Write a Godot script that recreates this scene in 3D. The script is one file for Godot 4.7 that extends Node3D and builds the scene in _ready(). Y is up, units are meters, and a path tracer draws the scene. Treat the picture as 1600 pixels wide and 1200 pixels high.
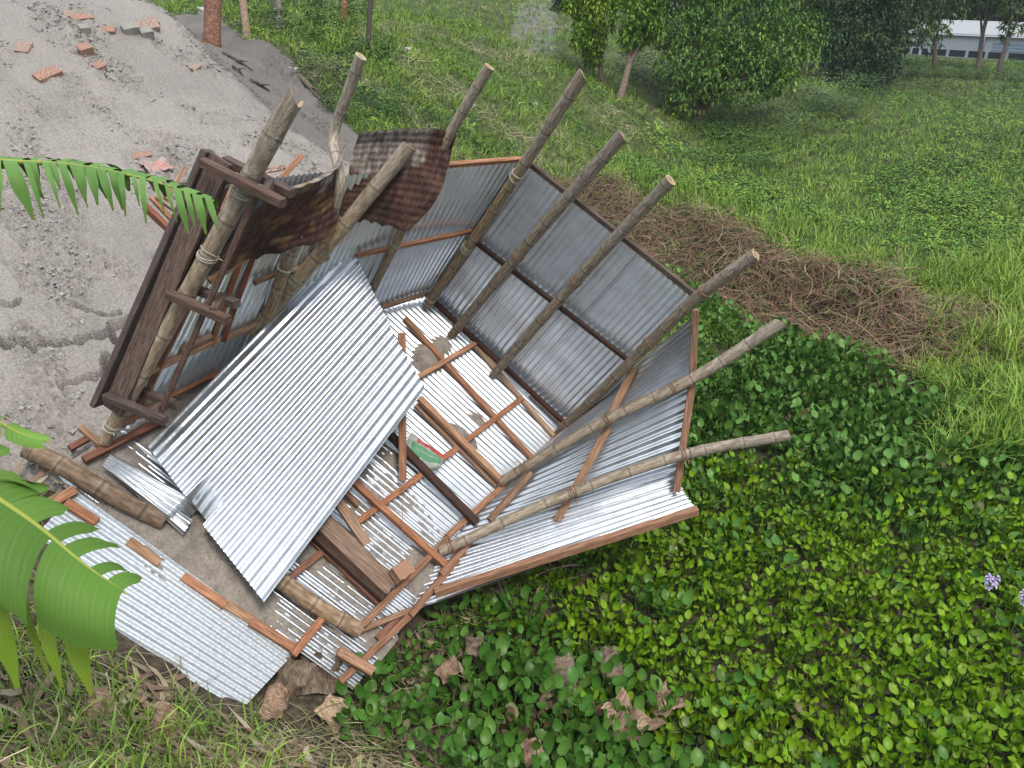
extends Node3D
# An overturned tin shed on the bank of a pond full of water hyacinth.

const CAM_H := 4.2
const PITCH := 28.0
const FOCAL := 1200.0            # pixels of the 1600 x 1200 photograph
var rng := RandomNumberGenerator.new()
var noise := FastNoiseLite.new()
var used := {}
var M := {}
var shed: Node3D
var floor_o: Vector3             # a point of the shed's (upturned) roof plane
var floor_n: Vector3             # its normal, the way the posts point
var floor_u: Vector3             # along the corrugations, down the bank
var floor_v: Vector3             # across them, towards the near end

# ---------------------------------------------------------------- mesh builder
class MB:
	var v := PackedVector3Array()
	var n := PackedVector3Array()
	var t := PackedVector2Array()
	var c := PackedColorArray()
	var ix := PackedInt32Array()
	func vert(p: Vector3, nn: Vector3, uv := Vector2.ZERO, col := Color.WHITE) -> int:
		v.append(p); n.append(nn); t.append(uv); c.append(col)
		return v.size() - 1
	func tri(a: int, b: int, d: int) -> void:
		var g := (v[d] - v[a]).cross(v[b] - v[a])
		if g.dot(n[a] + n[b] + n[d]) < 0.0:
			ix.append(a); ix.append(d); ix.append(b)
		else:
			ix.append(a); ix.append(b); ix.append(d)
	func flat(a: Vector3, b: Vector3, d: Vector3, e: Vector3, nn: Vector3, col := Color.WHITE, uvs := []) -> void:
		var u: Array = uvs if uvs.size() == 4 else [Vector2(0, 0), Vector2(1, 0), Vector2(1, 1), Vector2(0, 1)]
		var i := vert(a, nn, u[0], col)
		vert(b, nn, u[1], col); vert(d, nn, u[2], col); vert(e, nn, u[3], col)
		tri(i, i + 1, i + 2); tri(i, i + 2, i + 3)
	func flat3(a: Vector3, b: Vector3, d: Vector3, nn: Vector3, col := Color.WHITE) -> void:
		var i := vert(a, nn, Vector2(0, 0), col)
		vert(b, nn, Vector2(1, 0), col); vert(d, nn, Vector2(1, 1), col)
		tri(i, i + 1, i + 2)
	# a grid of nu x nv points, smooth normals; keep: one byte for each quad, or empty
	func grid(p: PackedVector3Array, nu: int, nv: int, uvs: PackedVector2Array, cols: PackedColorArray, side := 1.0, keep := PackedByteArray()) -> void:
		var base := v.size()
		for j in nv:
			for i in nu:
				var k := j * nu + i
				var du := p[j * nu + mini(i + 1, nu - 1)] - p[j * nu + maxi(i - 1, 0)]
				var dv := p[mini(j + 1, nv - 1) * nu + i] - p[maxi(j - 1, 0) * nu + i]
				vert(p[k], (du.cross(dv) * side).normalized(), uvs[k] if uvs.size() else Vector2.ZERO, cols[k] if cols.size() else Color.WHITE)
		for j in nv - 1:
			for i in nu - 1:
				if keep.size() and keep[j * nu + i] == 0:
					continue
				var a := base + j * nu + i
				tri(a, a + 1, a + nu + 1); tri(a, a + nu + 1, a + nu)
	func done() -> ArrayMesh:
		var arr := []
		arr.resize(Mesh.ARRAY_MAX)
		arr[Mesh.ARRAY_VERTEX] = v
		arr[Mesh.ARRAY_NORMAL] = n
		arr[Mesh.ARRAY_TEX_UV] = t
		arr[Mesh.ARRAY_COLOR] = c
		arr[Mesh.ARRAY_INDEX] = ix
		var m := ArrayMesh.new()
		m.add_surface_from_arrays(Mesh.PRIMITIVE_TRIANGLES, arr)
		return m

# ---------------------------------------------------------------- naming
func numbered(called: String) -> String:
	if not used.has(called):
		used[called] = 0
		return called
	used[called] += 1
	return "%s_%03d" % [called, used[called]]

func tag(o: Node, label: String, category: String, group := "", kind := "") -> Node:
	if label != "": o.set_meta("label", label)
	if category != "": o.set_meta("category", category)
	if group != "": o.set_meta("group", group)
	if kind != "": o.set_meta("kind", kind)
	return o

func thing(called: String, label: String, category: String, at: Vector3, group := "") -> Node3D:
	var o := Node3D.new()
	o.name = numbered(called)
	add_child(o)
	o.position = at
	tag(o, label, category, group)
	return o

func put(called: String, mesh: Mesh, mat: Material, parent: Node = null) -> MeshInstance3D:
	var o := MeshInstance3D.new()
	o.mesh = mesh
	o.material_override = mat
	o.cast_shadow = GeometryInstance3D.SHADOW_CASTING_SETTING_ON
	if parent == null:
		o.name = numbered(called)
		add_child(o)
	else:
		o.name = called
		parent.add_child(o, true)
		# children are built in world coordinates: take the thing's own place off again
		var q: Node = parent
		var off := Vector3.ZERO
		while q != self:
			off += (q as Node3D).position
			q = q.get_parent()
		o.position = -off
	return o

func scatter(called: String, mesh: Mesh, mat: Material, xf: Array, cols: Array, parent: Node = null) -> MultiMeshInstance3D:
	var mm := MultiMesh.new()
	mm.transform_format = MultiMesh.TRANSFORM_3D
	mm.use_colors = true
	mm.mesh = mesh
	mm.instance_count = xf.size()
	for i in xf.size():
		mm.set_instance_transform(i, xf[i])
		mm.set_instance_color(i, cols[i])
	var o := MultiMeshInstance3D.new()
	o.multimesh = mm
	o.material_override = mat
	if parent == null:
		o.name = numbered(called)
		add_child(o)
	else:
		o.name = called
		parent.add_child(o, true)
	return o

# ---------------------------------------------------------------- pixels to places
func ray(x: float, y: float) -> Vector3:      # for a depth of one metre along the lens axis
	var s := sin(deg_to_rad(PITCH))
	var c := cos(deg_to_rad(PITCH))
	var a := (x - 800.0) / FOCAL
	var b := (600.0 - y) / FOCAL
	return Vector3(a, b * c - s, -b * s - c)

func D(x: float, y: float, d: float) -> Vector3:
	return Vector3(0, CAM_H, 0) + ray(x, y) * d

func G(x: float, y: float, h: float) -> Vector3:   # on the level h
	var r := ray(x, y)
	return Vector3(0, CAM_H, 0) + r * ((h - CAM_H) / r.y)

func F(x: float, y: float, lift := 0.0) -> Vector3:  # on the shed's roof plane, lifted towards the posts
	var r := ray(x, y)
	var c := Vector3(0, CAM_H, 0)
	return c + r * ((floor_o + floor_n * lift - c).dot(floor_n) / r.dot(floor_n))

func PL(x: float, y: float, o: Vector3, n: Vector3) -> Vector3:
	var r := ray(x, y)
	var c := Vector3(0, CAM_H, 0)
	return c + r * ((o - c).dot(n) / r.dot(n))

func rf(a: float, b: float) -> float:
	return rng.randf_range(a, b)

func ns(x: float, y: float, z := 0.0) -> float:
	return noise.get_noise_3d(x, y, z)

# ---------------------------------------------------------------- terrain
var tps_p := PackedVector2Array()
var tps_w := PackedFloat64Array()
var tps_a := [0.0, 0.0, 0.0]
var dyke := PackedVector2Array()

func tps_k(r2: float) -> float:
	return 0.0 if r2 < 1e-9 else 0.5 * r2 * log(r2)

func tps_fit(pts: Array) -> void:
	var n := pts.size()
	var m := n + 3
	var a := []
	for i in m:
		var row := PackedFloat64Array()
		row.resize(m + 1)
		a.append(row)
	for p in pts:
		tps_p.append(Vector2(p.x, p.z) * 0.1)
	for i in n:
		for j in n:
			a[i][j] = tps_k(tps_p[i].distance_squared_to(tps_p[j]))
		a[i][i] += 0.002
		a[i][n] = 1.0; a[i][n + 1] = tps_p[i].x; a[i][n + 2] = tps_p[i].y
		a[n][i] = 1.0; a[n + 1][i] = tps_p[i].x; a[n + 2][i] = tps_p[i].y
		a[i][m] = pts[i].y
	for k in m:
		var best := k
		for i in range(k + 1, m):
			if absf(a[i][k]) > absf(a[best][k]): best = i
		var tmp = a[k]; a[k] = a[best]; a[best] = tmp
		var rk: PackedFloat64Array = a[k]
		for i in range(k + 1, m):
			var ri: PackedFloat64Array = a[i]
			var f := ri[k] / rk[k]
			if f != 0.0:
				for j in range(k, m + 1):
					ri[j] -= f * rk[j]
				a[i] = ri
	var s := PackedFloat64Array()
	s.resize(m)
	for q in m:
		var i := m - 1 - q
		var acc: float = a[i][m]
		for j in range(i + 1, m):
			acc -= a[i][j] * s[j]
		s[i] = acc / a[i][i]
	tps_w = s.slice(0, n)
	tps_a = [s[n], s[n + 1], s[n + 2]]

func seg_dist(p: Vector2, a: Vector2, b: Vector2) -> float:
	return Geometry2D.get_closest_point_to_segment(p, a, b).distance_to(p)

func path_dist(p: Vector2, q: PackedVector2Array) -> float:
	var d := 1e9
	for i in q.size() - 1:
		d = minf(d, seg_dist(p, q[i], q[i + 1]))
	return d

func raw_height(x: float, z: float) -> float:
	var p := Vector2(x, z) * 0.1
	if maxf(absf(x - 5.0) - 45.0, absf(z + 25.0) - 55.0) > 0.0:
		return 0.25 if x > -5.0 else 3.0
	var h: float = tps_a[0] + tps_a[1] * p.x + tps_a[2] * p.y
	for i in tps_p.size():
		var r2 := p.distance_squared_to(tps_p[i])
		if r2 > 1e-9:
			h += tps_w[i] * 0.5 * r2 * log(r2)
	return clampf(h, -0.03, 4.3)

var ax := PackedFloat32Array()
var az := PackedFloat32Array()
var hgt := PackedFloat32Array()

func axis(stops: Array) -> PackedFloat32Array:   # [[from, to, step], ...]
	var out := PackedFloat32Array()
	for s in stops:
		var n := maxi(1, int(round((s[1] - s[0]) / s[2])))
		for i in n:
			out.append(s[0] + (s[1] - s[0]) * i / n)
	out.append(stops[-1][1])
	return out

func build_heights() -> void:
	ax = axis([[-400.0, -40.0, 90.0], [-40.0, -10.0, 3.0], [-10.0, -4.0, 0.4], [-4.0, 8.0, 0.13], [8.0, 16.0, 0.5], [16.0, 50.0, 2.0], [50.0, 400.0, 70.0]])
	az = axis([[-500.0, -80.0, 70.0], [-80.0, -40.0, 3.0], [-40.0, -20.0, 0.7], [-20.0, -13.0, 0.3], [-13.0, 0.5, 0.13], [0.5, 6.0, 0.6], [6.0, 60.0, 18.0]])
	for z in az:
		for x in ax:
			var h := raw_height(x, z)
			var d := path_dist(Vector2(x, z), dyke) if (z < -6.0 and z > -18.0 and x > 0.0 and x < 10.0) else 99.0
			if d < 1.6:
				h += 0.62 * (1.0 - smoothstep(0.1, 1.2, d)) * (0.8 + 0.9 * ns(x * 55.0, z * 55.0))
			if x > -12.5 and x < 1.0 and z < -2.5 and z > -23.0: h -= 0.45 * smoothstep(0.0, 0.5, sand_depth(x, z))
			h += 0.05 * ns(x * 60.0, z * 60.0, 7.0) + 0.02 * ns(x * 260.0, z * 260.0, 3.0)
			hgt.append(h)

func find(a: PackedFloat32Array, x: float) -> int:
	return clampi(a.bsearch(x) - 1, 0, a.size() - 2)

func ground(x: float, z: float) -> float:
	var i := find(ax, x)
	var j := find(az, z)
	var fx := clampf((x - ax[i]) / (ax[i + 1] - ax[i]), 0.0, 1.0)
	var fz := clampf((z - az[j]) / (az[j + 1] - az[j]), 0.0, 1.0)
	var w := ax.size()
	return lerpf(lerpf(hgt[j * w + i], hgt[j * w + i + 1], fx), lerpf(hgt[(j + 1) * w + i], hgt[(j + 1) * w + i + 1], fx), fz)

func on_ground(x: float, y: float, lift := 0.0) -> Vector3:   # where the pixel's ray meets the terrain
	var r := ray(x, y)
	var c := Vector3(0, CAM_H, 0)
	var d := 2.0
	while d < 80.0:
		var p := c + r * d
		if p.y < ground(p.x, p.z) + lift:
			var lo := d - 0.15
			var hi := d
			for k in 8:
				var m := (lo + hi) * 0.5
				var q := c + r * m
				if q.y < ground(q.x, q.z) + lift: hi = m
				else: lo = m
			return c + r * hi
		d += 0.15
	return c + r * 80.0

# ---------------------------------------------------------------- materials
func lin(r: float, g: float, b: float) -> Color:
	return Color(r, g, b).linear_to_srgb()

# an image of two-tone mottling: base colour (sRGB) times 1 +- amount, noise stretched by sx, sy
func mottle(size_x: int, size_y: int, sx: float, sy: float, dark: Color, pale: Color, seed_: int, octaves := 4, sharp := 1.0) -> ImageTexture:
	var f := FastNoiseLite.new()
	f.seed = seed_
	f.noise_type = FastNoiseLite.TYPE_SIMPLEX_SMOOTH
	f.fractal_octaves = octaves
	f.frequency = 1.0
	var im := Image.create(size_x, size_y, true, Image.FORMAT_RGB8)
	for y in size_y:
		# cross-fade at the seam so that the tile repeats
		var fy := float(y) / size_y
		for x in size_x:
			var fx := float(x) / size_x
			var a := f.get_noise_2d(fx * sx, fy * sy)
			var b := f.get_noise_2d((fx - 1.0) * sx, fy * sy)
			var a2 := f.get_noise_2d(fx * sx, (fy - 1.0) * sy)
			var v := lerpf(a, b, smoothstep(0.75, 1.0, fx))
			v = lerpf(v, a2, smoothstep(0.75, 1.0, fy))
			v = clampf(0.5 + v * sharp, 0.0, 1.0)
			im.set_pixel(x, y, dark.lerp(pale, v))
	im.generate_mipmaps()
	return ImageTexture.create_from_image(im)

func bumps(size: int, s: float, seed_: int, octaves := 4, stretch := 1.0) -> ImageTexture:
	var f := FastNoiseLite.new()
	f.seed = seed_
	f.fractal_octaves = octaves
	f.frequency = 1.0
	var im := Image.create(size, size, false, Image.FORMAT_L8)
	for y in size:
		for x in size:
			var fx := float(x) / size
			var fy := float(y) / size
			var v := lerpf(f.get_noise_2d(fx * s * stretch, fy * s), f.get_noise_2d((fx - 1.0) * s * stretch, fy * s), smoothstep(0.75, 1.0, fx))
			v = lerpf(v, f.get_noise_2d(fx * s * stretch, (fy - 1.0) * s), smoothstep(0.75, 1.0, fy))
			var g := clampf(0.5 + v, 0.0, 1.0)
			im.set_pixel(x, y, Color(g, g, g))
	im.bump_map_to_normal_map(6.0)
	im.generate_mipmaps()
	return ImageTexture.create_from_image(im)

func mat(tex: Texture2D, tint: Color, rough: float, metal := 0.0, nrm: Texture2D = null, nscale := 0.5, vcol := false) -> StandardMaterial3D:
	var m := StandardMaterial3D.new()
	m.albedo_color = tint
	if tex: m.albedo_texture = tex
	m.roughness = rough
	m.metallic = metal
	m.metallic_specular = 0.4
	if nrm:
		m.normal_enabled = true
		m.normal_texture = nrm
		m.normal_scale = nscale
	m.vertex_color_use_as_albedo = vcol
	m.cull_mode = BaseMaterial3D.CULL_DISABLED
	return m

func make_materials() -> void:
	var grain := mottle(256, 512, 26.0, 3.0, Color(0.62, 0.58, 0.56), Color(1, 1, 1), 5, 4, 0.9)
	var grain_n := bumps(256, 8.0, 6, 3, 5.0)
	var fine := bumps(256, 40.0, 8, 3)
	var blotch := mottle(256, 256, 7.0, 7.0, Color(0.72, 0.72, 0.74), Color(1, 1, 1), 11, 5, 0.9)
	M.orange = mat(grain, lin(0.50, 0.255, 0.15), 0.75, 0.0, grain_n, 0.35)
	M.red = mat(grain, lin(0.36, 0.155, 0.098), 0.75, 0.0, grain_n, 0.35)
	M.tan = mat(grain, lin(0.52, 0.31, 0.195), 0.75, 0.0, grain_n, 0.35)
	M.pale = mat(grain, lin(0.55, 0.39, 0.27), 0.8, 0.0, grain_n, 0.35)
	M.dark = mat(grain, lin(0.115, 0.062, 0.047), 0.8, 0.0, grain_n, 0.4)
	M.grey_wood = mat(grain, lin(0.17, 0.125, 0.108), 0.85, 0.0, grain_n, 0.6)
	M.board = mat(grain, lin(0.30, 0.215, 0.165), 0.8, 0.0, grain_n, 0.5)
	for k in ["orange", "red", "tan", "pale", "dark", "grey_wood", "board"]:
		M[k].uv1_scale = Vector3(5.0, 1.6, 1.0)
		# no two boards are sawn from one tree: a few tones of each
		var tones := [M[k]]
		for f in [[0.88, 0.89, 0.90], [1.08, 1.07, 1.06], [0.96, 1.0, 1.05], [1.0, 0.94, 0.90]]:
			var v: StandardMaterial3D = M[k].duplicate()
			v.albedo_color = Color(v.albedo_color.r * f[0], v.albedo_color.g * f[1], v.albedo_color.b * f[2])
			tones.append(v)
		wood_tones[M[k]] = tones
	# galvanised sheet
	var spangle := mottle(256, 256, 30.0, 30.0, Color(0.92, 0.92, 0.93), Color(1, 1, 1), 21, 3, 1.0)
	var dusted := mottle(512, 512, 4.0, 7.0, Color(0.93, 0.925, 0.92), Color(1, 1, 1), 23, 5, 0.9)
	M.zinc = mat(dusted, lin(0.61, 0.64, 0.69), 0.3, 0.88, fine, 0.02)
	M.zinc_wall = mat(dusted, lin(0.86, 0.93, 1.0), 0.2, 0.68, fine, 0.02)
	M.zinc_dusty = mat(spangle, lin(0.48, 0.52, 0.57), 0.45, 0.35, fine, 0.05)
	for k in ["zinc", "zinc_wall", "zinc_dusty"]:
		M[k].uv1_scale = Vector3(0.9, 0.9, 1.0)
	M.rust = mat(mottle(512, 512, 9.0, 9.0, Color(0.62, 0.58, 0.58), Color(1, 1, 1), 31, 5, 1.0), Color.WHITE, 0.8, 0.0, fine, 0.15, true)
	M.rust.uv1_scale = Vector3(0.8, 2.4, 1.0)
	M.bamboo = mat(mottle(128, 512, 10.0, 8.0, Color(0.74, 0.70, 0.66), Color(1, 1, 1), 41, 4, 1.0), Color.WHITE, 0.7, 0.0, fine, 0.2, true)
	M.bamboo.uv1_scale = Vector3(1.0, 1.2, 1.0)
	M.twine = mat(null, lin(0.42, 0.40, 0.33), 0.8)
	M.wire = mat(null, lin(0.25, 0.15, 0.10), 0.6)
	M.sand = mat(mottle(512, 512, 40.0, 40.0, Color(0.80, 0.80, 0.80), Color(1, 1, 1), 51, 5, 1.2), Color.WHITE, 0.95, 0.0, bumps(512, 60.0, 52, 3), 0.5, true)
	M.sand.uv1_triplanar = true
	M.sand.uv1_world_triplanar = true
	M.sand.uv1_scale = Vector3(0.9, 0.9, 0.9)
	M.soil = mat(mottle(512, 512, 30.0, 30.0, Color(0.5, 0.5, 0.5), Color(1, 1, 1), 61, 5, 1.2), Color.WHITE, 0.95, 0.0, bumps(512, 50.0, 62, 4), 1.0, true)
	M.soil.uv1_triplanar = true
	M.soil.uv1_world_triplanar = true
	M.soil.uv1_scale = Vector3(0.6, 0.6, 0.6)
	M.brick = mat(mottle(256, 256, 16.0, 16.0, Color(0.66, 0.64, 0.66), Color(1, 1, 1), 71, 4, 1.2), lin(0.60, 0.36, 0.27), 0.9, 0.0, fine, 0.9)
	M.brick_dusty = mat(mottle(256, 256, 12.0, 12.0, Color(0.75, 0.72, 0.72), Color(1, 1, 1), 72, 4, 1.2), lin(0.52, 0.38, 0.32), 0.95, 0.0, fine, 0.9)
	M.block = mat(mottle(256, 256, 12.0, 12.0, Color(0.8, 0.8, 0.8), Color(1, 1, 1), 73, 4, 1.2), lin(0.42, 0.41, 0.37), 0.95, 0.0, fine, 0.9)
	M.stone = mat(null, lin(0.55, 0.54, 0.52), 0.9, 0.0, fine, 0.9)
	M.clod = mat(null, Color.WHITE, 0.95, 0.0, null, 0.0, true)
	M.leaf = mat(null, Color.WHITE, 0.5, 0.0, null, 0.0, true)
	M.leaf.backlight = Color(0.35, 0.4, 0.1)
	M.leaf.metallic_specular = 0.4
	M.hyacinth = mat(null, Color.WHITE, 0.36, 0.0, null, 0.0, true)
	M.hyacinth.metallic_specular = 0.3
	M.hyacinth.backlight = Color(0.3, 0.36, 0.08)
	M.blade = mat(null, Color.WHITE, 0.6, 0.0, null, 0.0, true)
	M.blade.metallic_specular = 0.25
	M.blade.backlight = Color(0.4, 0.45, 0.2)
	M.banana = mat(null, Color.WHITE, 0.52, 0.0, null, 0.0, true)
	M.banana.backlight = Color(0.55, 0.6, 0.12)
	M.banana.metallic_specular = 0.25
	M.dry = mat(mottle(256, 256, 30.0, 3.0, Color(0.7, 0.66, 0.62), Color(1, 1, 1), 81, 4, 1.2), Color.WHITE, 0.85, 0.0, null, 0.0, true)
	M.dry.backlight = Color(0.25, 0.2, 0.15)
	M.straw = mat(null, Color.WHITE, 0.85, 0.0, null, 0.0, true)
	M.bark = mat(mottle(256, 256, 9.0, 9.0, Color(0.75, 0.75, 0.75), Color(1, 1, 1), 91, 5, 1.0), Color.WHITE, 0.9, 0.0, bumps(256, 20.0, 92, 4), 0.8, true)
	M.plain = mat(blotch, Color.WHITE, 0.8, 0.0, null, 0.0, true)
	M.petal = mat(null, Color.WHITE, 0.6, 0.0, null, 0.0, true)
	M.petal.backlight = Color(0.4, 0.35, 0.5)

# ---------------------------------------------------------------- shape helpers
# a sawn timber from a to b, w wide (along side), h thick, edges taken off
func beam_mesh(a: Vector3, b: Vector3, w: float, h: float, side: Vector3, bevel := 0.004) -> ArrayMesh:
	var mb := MB.new()
	var d := (b - a).normalized()
	var s := (side - d * side.dot(d)).normalized()
	var u := d.cross(s).normalized()
	var ring := []
	var hw := w * 0.5
	var hh := h * 0.5
	for q in [[hw - bevel, hh], [hw, hh - bevel], [hw, -hh + bevel], [hw - bevel, -hh], [-hw + bevel, -hh], [-hw, -hh + bevel], [-hw, hh - bevel], [-hw + bevel, hh]]:
		ring.append(s * q[0] + u * q[1])
	var L := a.distance_to(b)
	var o1 := rng.randf() * 3.0
	var o2 := rng.randf() * 3.0
	var skew0 := s * rf(-0.006, 0.006)
	var skew1 := s * rf(-0.006, 0.006) + u * rf(-0.006, 0.006)
	var per := 0.0
	for i in 8:
		var p: Vector3 = ring[i]
		var q: Vector3 = ring[(i + 1) % 8]
		var nn := ((p + q) * 0.5).normalized()
		if i % 2 == 1:
			nn = (s * signf((p + q).dot(s))) if absf(p.dot(s) - q.dot(s)) < 1e-5 else nn
		else:
			nn = ((p + q)).normalized()
		if absf(p.dot(u) - q.dot(u)) < 1e-5: nn = u * signf(p.dot(u))
		var e := p.distance_to(q)
		mb.flat(a + p + skew0, a + q + skew0, b + q + skew1, b + p + skew1, nn, Color.WHITE, [Vector2(o1 + per, o2), Vector2(o1 + per + e, o2), Vector2(o1 + per + e, o2 + L), Vector2(o1 + per, o2 + L)])
		per += e
	for e in 2:
		var c0 := a + skew0 if e == 0 else b + skew1
		var nn := -d if e == 0 else d
		var i0 := mb.vert(c0, nn, Vector2(o1, o2))
		for i in 8:
			mb.vert(c0 + ring[i], nn, Vector2(o1 + ring[i].dot(s) * 3.0, o2 + ring[i].dot(u) * 0.3))
		for i in 8:
			mb.tri(i0, i0 + 1 + i, i0 + 1 + (i + 1) % 8)
	return mb.done()

var wood_tones := {}

func beam(called: String, a: Vector3, b: Vector3, w: float, h: float, side: Vector3, m: Material, parent: Node = null) -> MeshInstance3D:
	var mm := m
	if wood_tones.has(m): mm = wood_tones[m][rng.randi() % 5]
	return put(called, beam_mesh(a, b, w, h, side), mm, parent)

func catmull(p: Array, t: float) -> Vector3:
	var n := p.size()
	if n == 1: return p[0]
	var f := clampf(t, 0.0, 1.0) * (n - 1)
	var i := mini(int(f), n - 2)
	var u := f - i
	var p1: Vector3 = p[i]
	var p2: Vector3 = p[i + 1]
	var p0: Vector3 = p[i - 1] if i > 0 else p1 * 2.0 - p2
	var p3: Vector3 = p[i + 2] if i + 2 < n else p2 * 2.0 - p1
	return 0.5 * ((2.0 * p1) + (p2 - p0) * u + (2.0 * p0 - 5.0 * p1 + 4.0 * p2 - p3) * u * u + (3.0 * p1 - p0 - 3.0 * p2 + p3) * u * u * u)

# a tube along points with a radius and colour for each ring
func tube(mb: MB, line: Array, rad: Array, cols: Array, sides := 8, cap := true) -> void:
	var pts := PackedVector3Array(line)
	var base := mb.v.size()
	var n := pts.size()
	var d0 := (pts[1] - pts[0]).normalized()
	var s := d0.cross(Vector3(0.31, 0.2, 0.93)).normalized()
	var run := 0.0
	for i in n:
		var d := (pts[mini(i + 1, n - 1)] - pts[maxi(i - 1, 0)]).normalized()
		s = (s - d * s.dot(d)).normalized()
		var u := d.cross(s)
		if i > 0: run += pts[i].distance_to(pts[i - 1])
		for k in sides + 1:
			var an := TAU * k / sides
			var r := s * cos(an) + u * sin(an)
			mb.vert(pts[i] + r * rad[i], r, Vector2(float(k) / sides, run), cols[i])
	for i in n - 1:
		for k in sides:
			var a := base + i * (sides + 1) + k
			mb.tri(a, a + 1, a + sides + 2); mb.tri(a, a + sides + 2, a + sides + 1)
	if cap:
		for e in [0, n - 1]:
			var nn := (pts[0] - pts[1]).normalized() if e == 0 else (pts[n - 1] - pts[n - 2]).normalized()
			var c := mb.vert(pts[e], nn, Vector2.ZERO, cols[e])
			for k in sides + 1:
				mb.vert(mb.v[base + e * (sides + 1) + k], nn, Vector2(0.1, 0.1), cols[e])
			for k in sides:
				mb.tri(c, c + 1 + k, c + 2 + k)

# a bamboo pole: joints every step metres, hollow at the end that was cut; slant leans the cut
func bamboo_mesh(path: Array, r0: float, r1: float, step: float, tone: Color, slant := 0.0, jag := 0.0, mud := 2.0) -> ArrayMesh:
	var mb := MB.new()
	var L := 0.0
	for i in 40:
		L += catmull(path, i / 40.0).distance_to(catmull(path, (i + 1) / 40.0))
	var joints := []
	var at := step * rf(0.3, 0.9)
	while at < L - 0.05:
		joints.append(at)
		at += step * rf(0.85, 1.2)
	var st := [0.0]
	for j in joints:
		for o in [-0.03, -0.013, -0.004, 0.0, 0.006, 0.016, 0.035]:
			if j + o > st[-1] + 0.002 and j + o < L - 0.01: st.append(j + o)
		for f in [0.3, 0.5, 0.7]:
			if j + step * f < L - 0.03 and j + step * f > st[-1]: st.append(j + step * f)
	st.append(L)
	var ph := rng.randf() * 50.0
	var sides := 16
	var s := (catmull(path, 0.05) - catmull(path, 0.0)).cross(Vector3(0.3, 0.9, 0.2)).normalized()
	var base := 0
	for i in st.size():
		var t: float = st[i] / L
		var p := catmull(path, t)
		var d := (catmull(path, minf(t + 0.02, 1.0)) - catmull(path, maxf(t - 0.02, 0.0))).normalized()
		s = (s - d * s.dot(d)).normalized()
		var u := d.cross(s)
		var r := lerpf(r0, r1, t)
		var col := tone
		for j in joints:
			var e: float = st[i] - j
			if absf(e) < 0.002: r *= 1.07; col = tone.darkened(0.2)
			elif absf(e - 0.006) < 0.002: r *= 0.985; col = tone.darkened(0.45)
			elif absf(e - 0.016) < 0.002: r *= 1.02; col = tone.lightened(0.12)
			elif absf(e + 0.004) < 0.002: r *= 1.1
			elif absf(e + 0.013) < 0.002: r *= 1.06; col = tone.lightened(0.1)
		for k in sides + 1:
			var an := TAU * (k % sides) / sides
			var q := s * cos(an) + u * sin(an)
			var off := Vector3.ZERO
			if i == st.size() - 1:
				off = d * (slant * cos(an) * r + jag * 0.06 * absf(ns(an * 60.0, ph)) * 2.0)
			var cc := col * (0.86 + 0.3 * ns(cos(an) * 30.0 + ph, sin(an) * 30.0, st[i] * 60.0))
			# the end that stood in the ground is caked with dried mud
			var caked := smoothstep(-0.05, 0.05, t - mud + 0.12 * ns(cos(an) * 45.0 + ph, sin(an) * 45.0, st[i] * 90.0))
			cc = cc.lerp(Color(0.43, 0.385, 0.33) * (cc.r / maxf(tone.r, 0.01)), caked * 0.75)
			cc.a = 1.0
			mb.vert(p + q * r + off, q, Vector2(float(k) / sides, st[i]), cc)
	for i in st.size() - 1:
		for k in sides:
			var a := base + i * (sides + 1) + k
			mb.tri(a, a + 1, a + sides + 2); mb.tri(a, a + sides + 2, a + sides + 1)
	# cut end: rim and the hollow
	var last := (st.size() - 1) * (sides + 1)
	var ctr := catmull(path, 1.0)
	var dd := (ctr - catmull(path, 0.97)).normalized()
	var rim := mb.v.size()
	var cutc := Color(tone.r * 1.15, tone.g * 1.1, tone.b * 0.95)
	for k in sides + 1:
		mb.vert(mb.v[last + k], dd, Vector2(0.2, 0.2), cutc)
	for k in sides + 1:
		var q := mb.v[last + k]
		mb.vert(ctr + (q - ctr) * 0.72 + dd * (q - ctr).dot(dd) * 0.2, dd, Vector2(0.3, 0.3), cutc)
	for k in sides + 1:
		var q := mb.v[last + k]
		mb.vert(ctr + (q - ctr) * 0.66 - dd * (0.07 + (q - ctr).dot(dd) * 0.6), -(q - ctr).normalized(), Vector2(0.4, 0.3), tone.darkened(0.3))
	for b in 2:
		for k in sides:
			var a := rim + b * (sides + 1) + k
			mb.tri(a, a + 1, a + sides + 2); mb.tri(a, a + sides + 2, a + sides + 1)
	var cc2 := mb.vert(ctr - dd * 0.07, dd, Vector2.ZERO, tone.darkened(0.3))
	for k in sides:
		mb.tri(cc2, rim + 2 * (sides + 1) + k, rim + 2 * (sides + 1) + k + 1)
	var c3 := mb.vert(catmull(path, 0.0), (catmull(path, 0.0) - catmull(path, 0.03)).normalized(), Vector2.ZERO, cutc)
	for k in sides:
		var i0 := mb.vert(mb.v[k], mb.n[c3], Vector2(0.1, 0.1), cutc)
		var i1 := mb.vert(mb.v[k + 1], mb.n[c3], Vector2(0.1, 0.1), cutc)
		mb.tri(c3, i0, i1)
	return mb.done()

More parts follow.
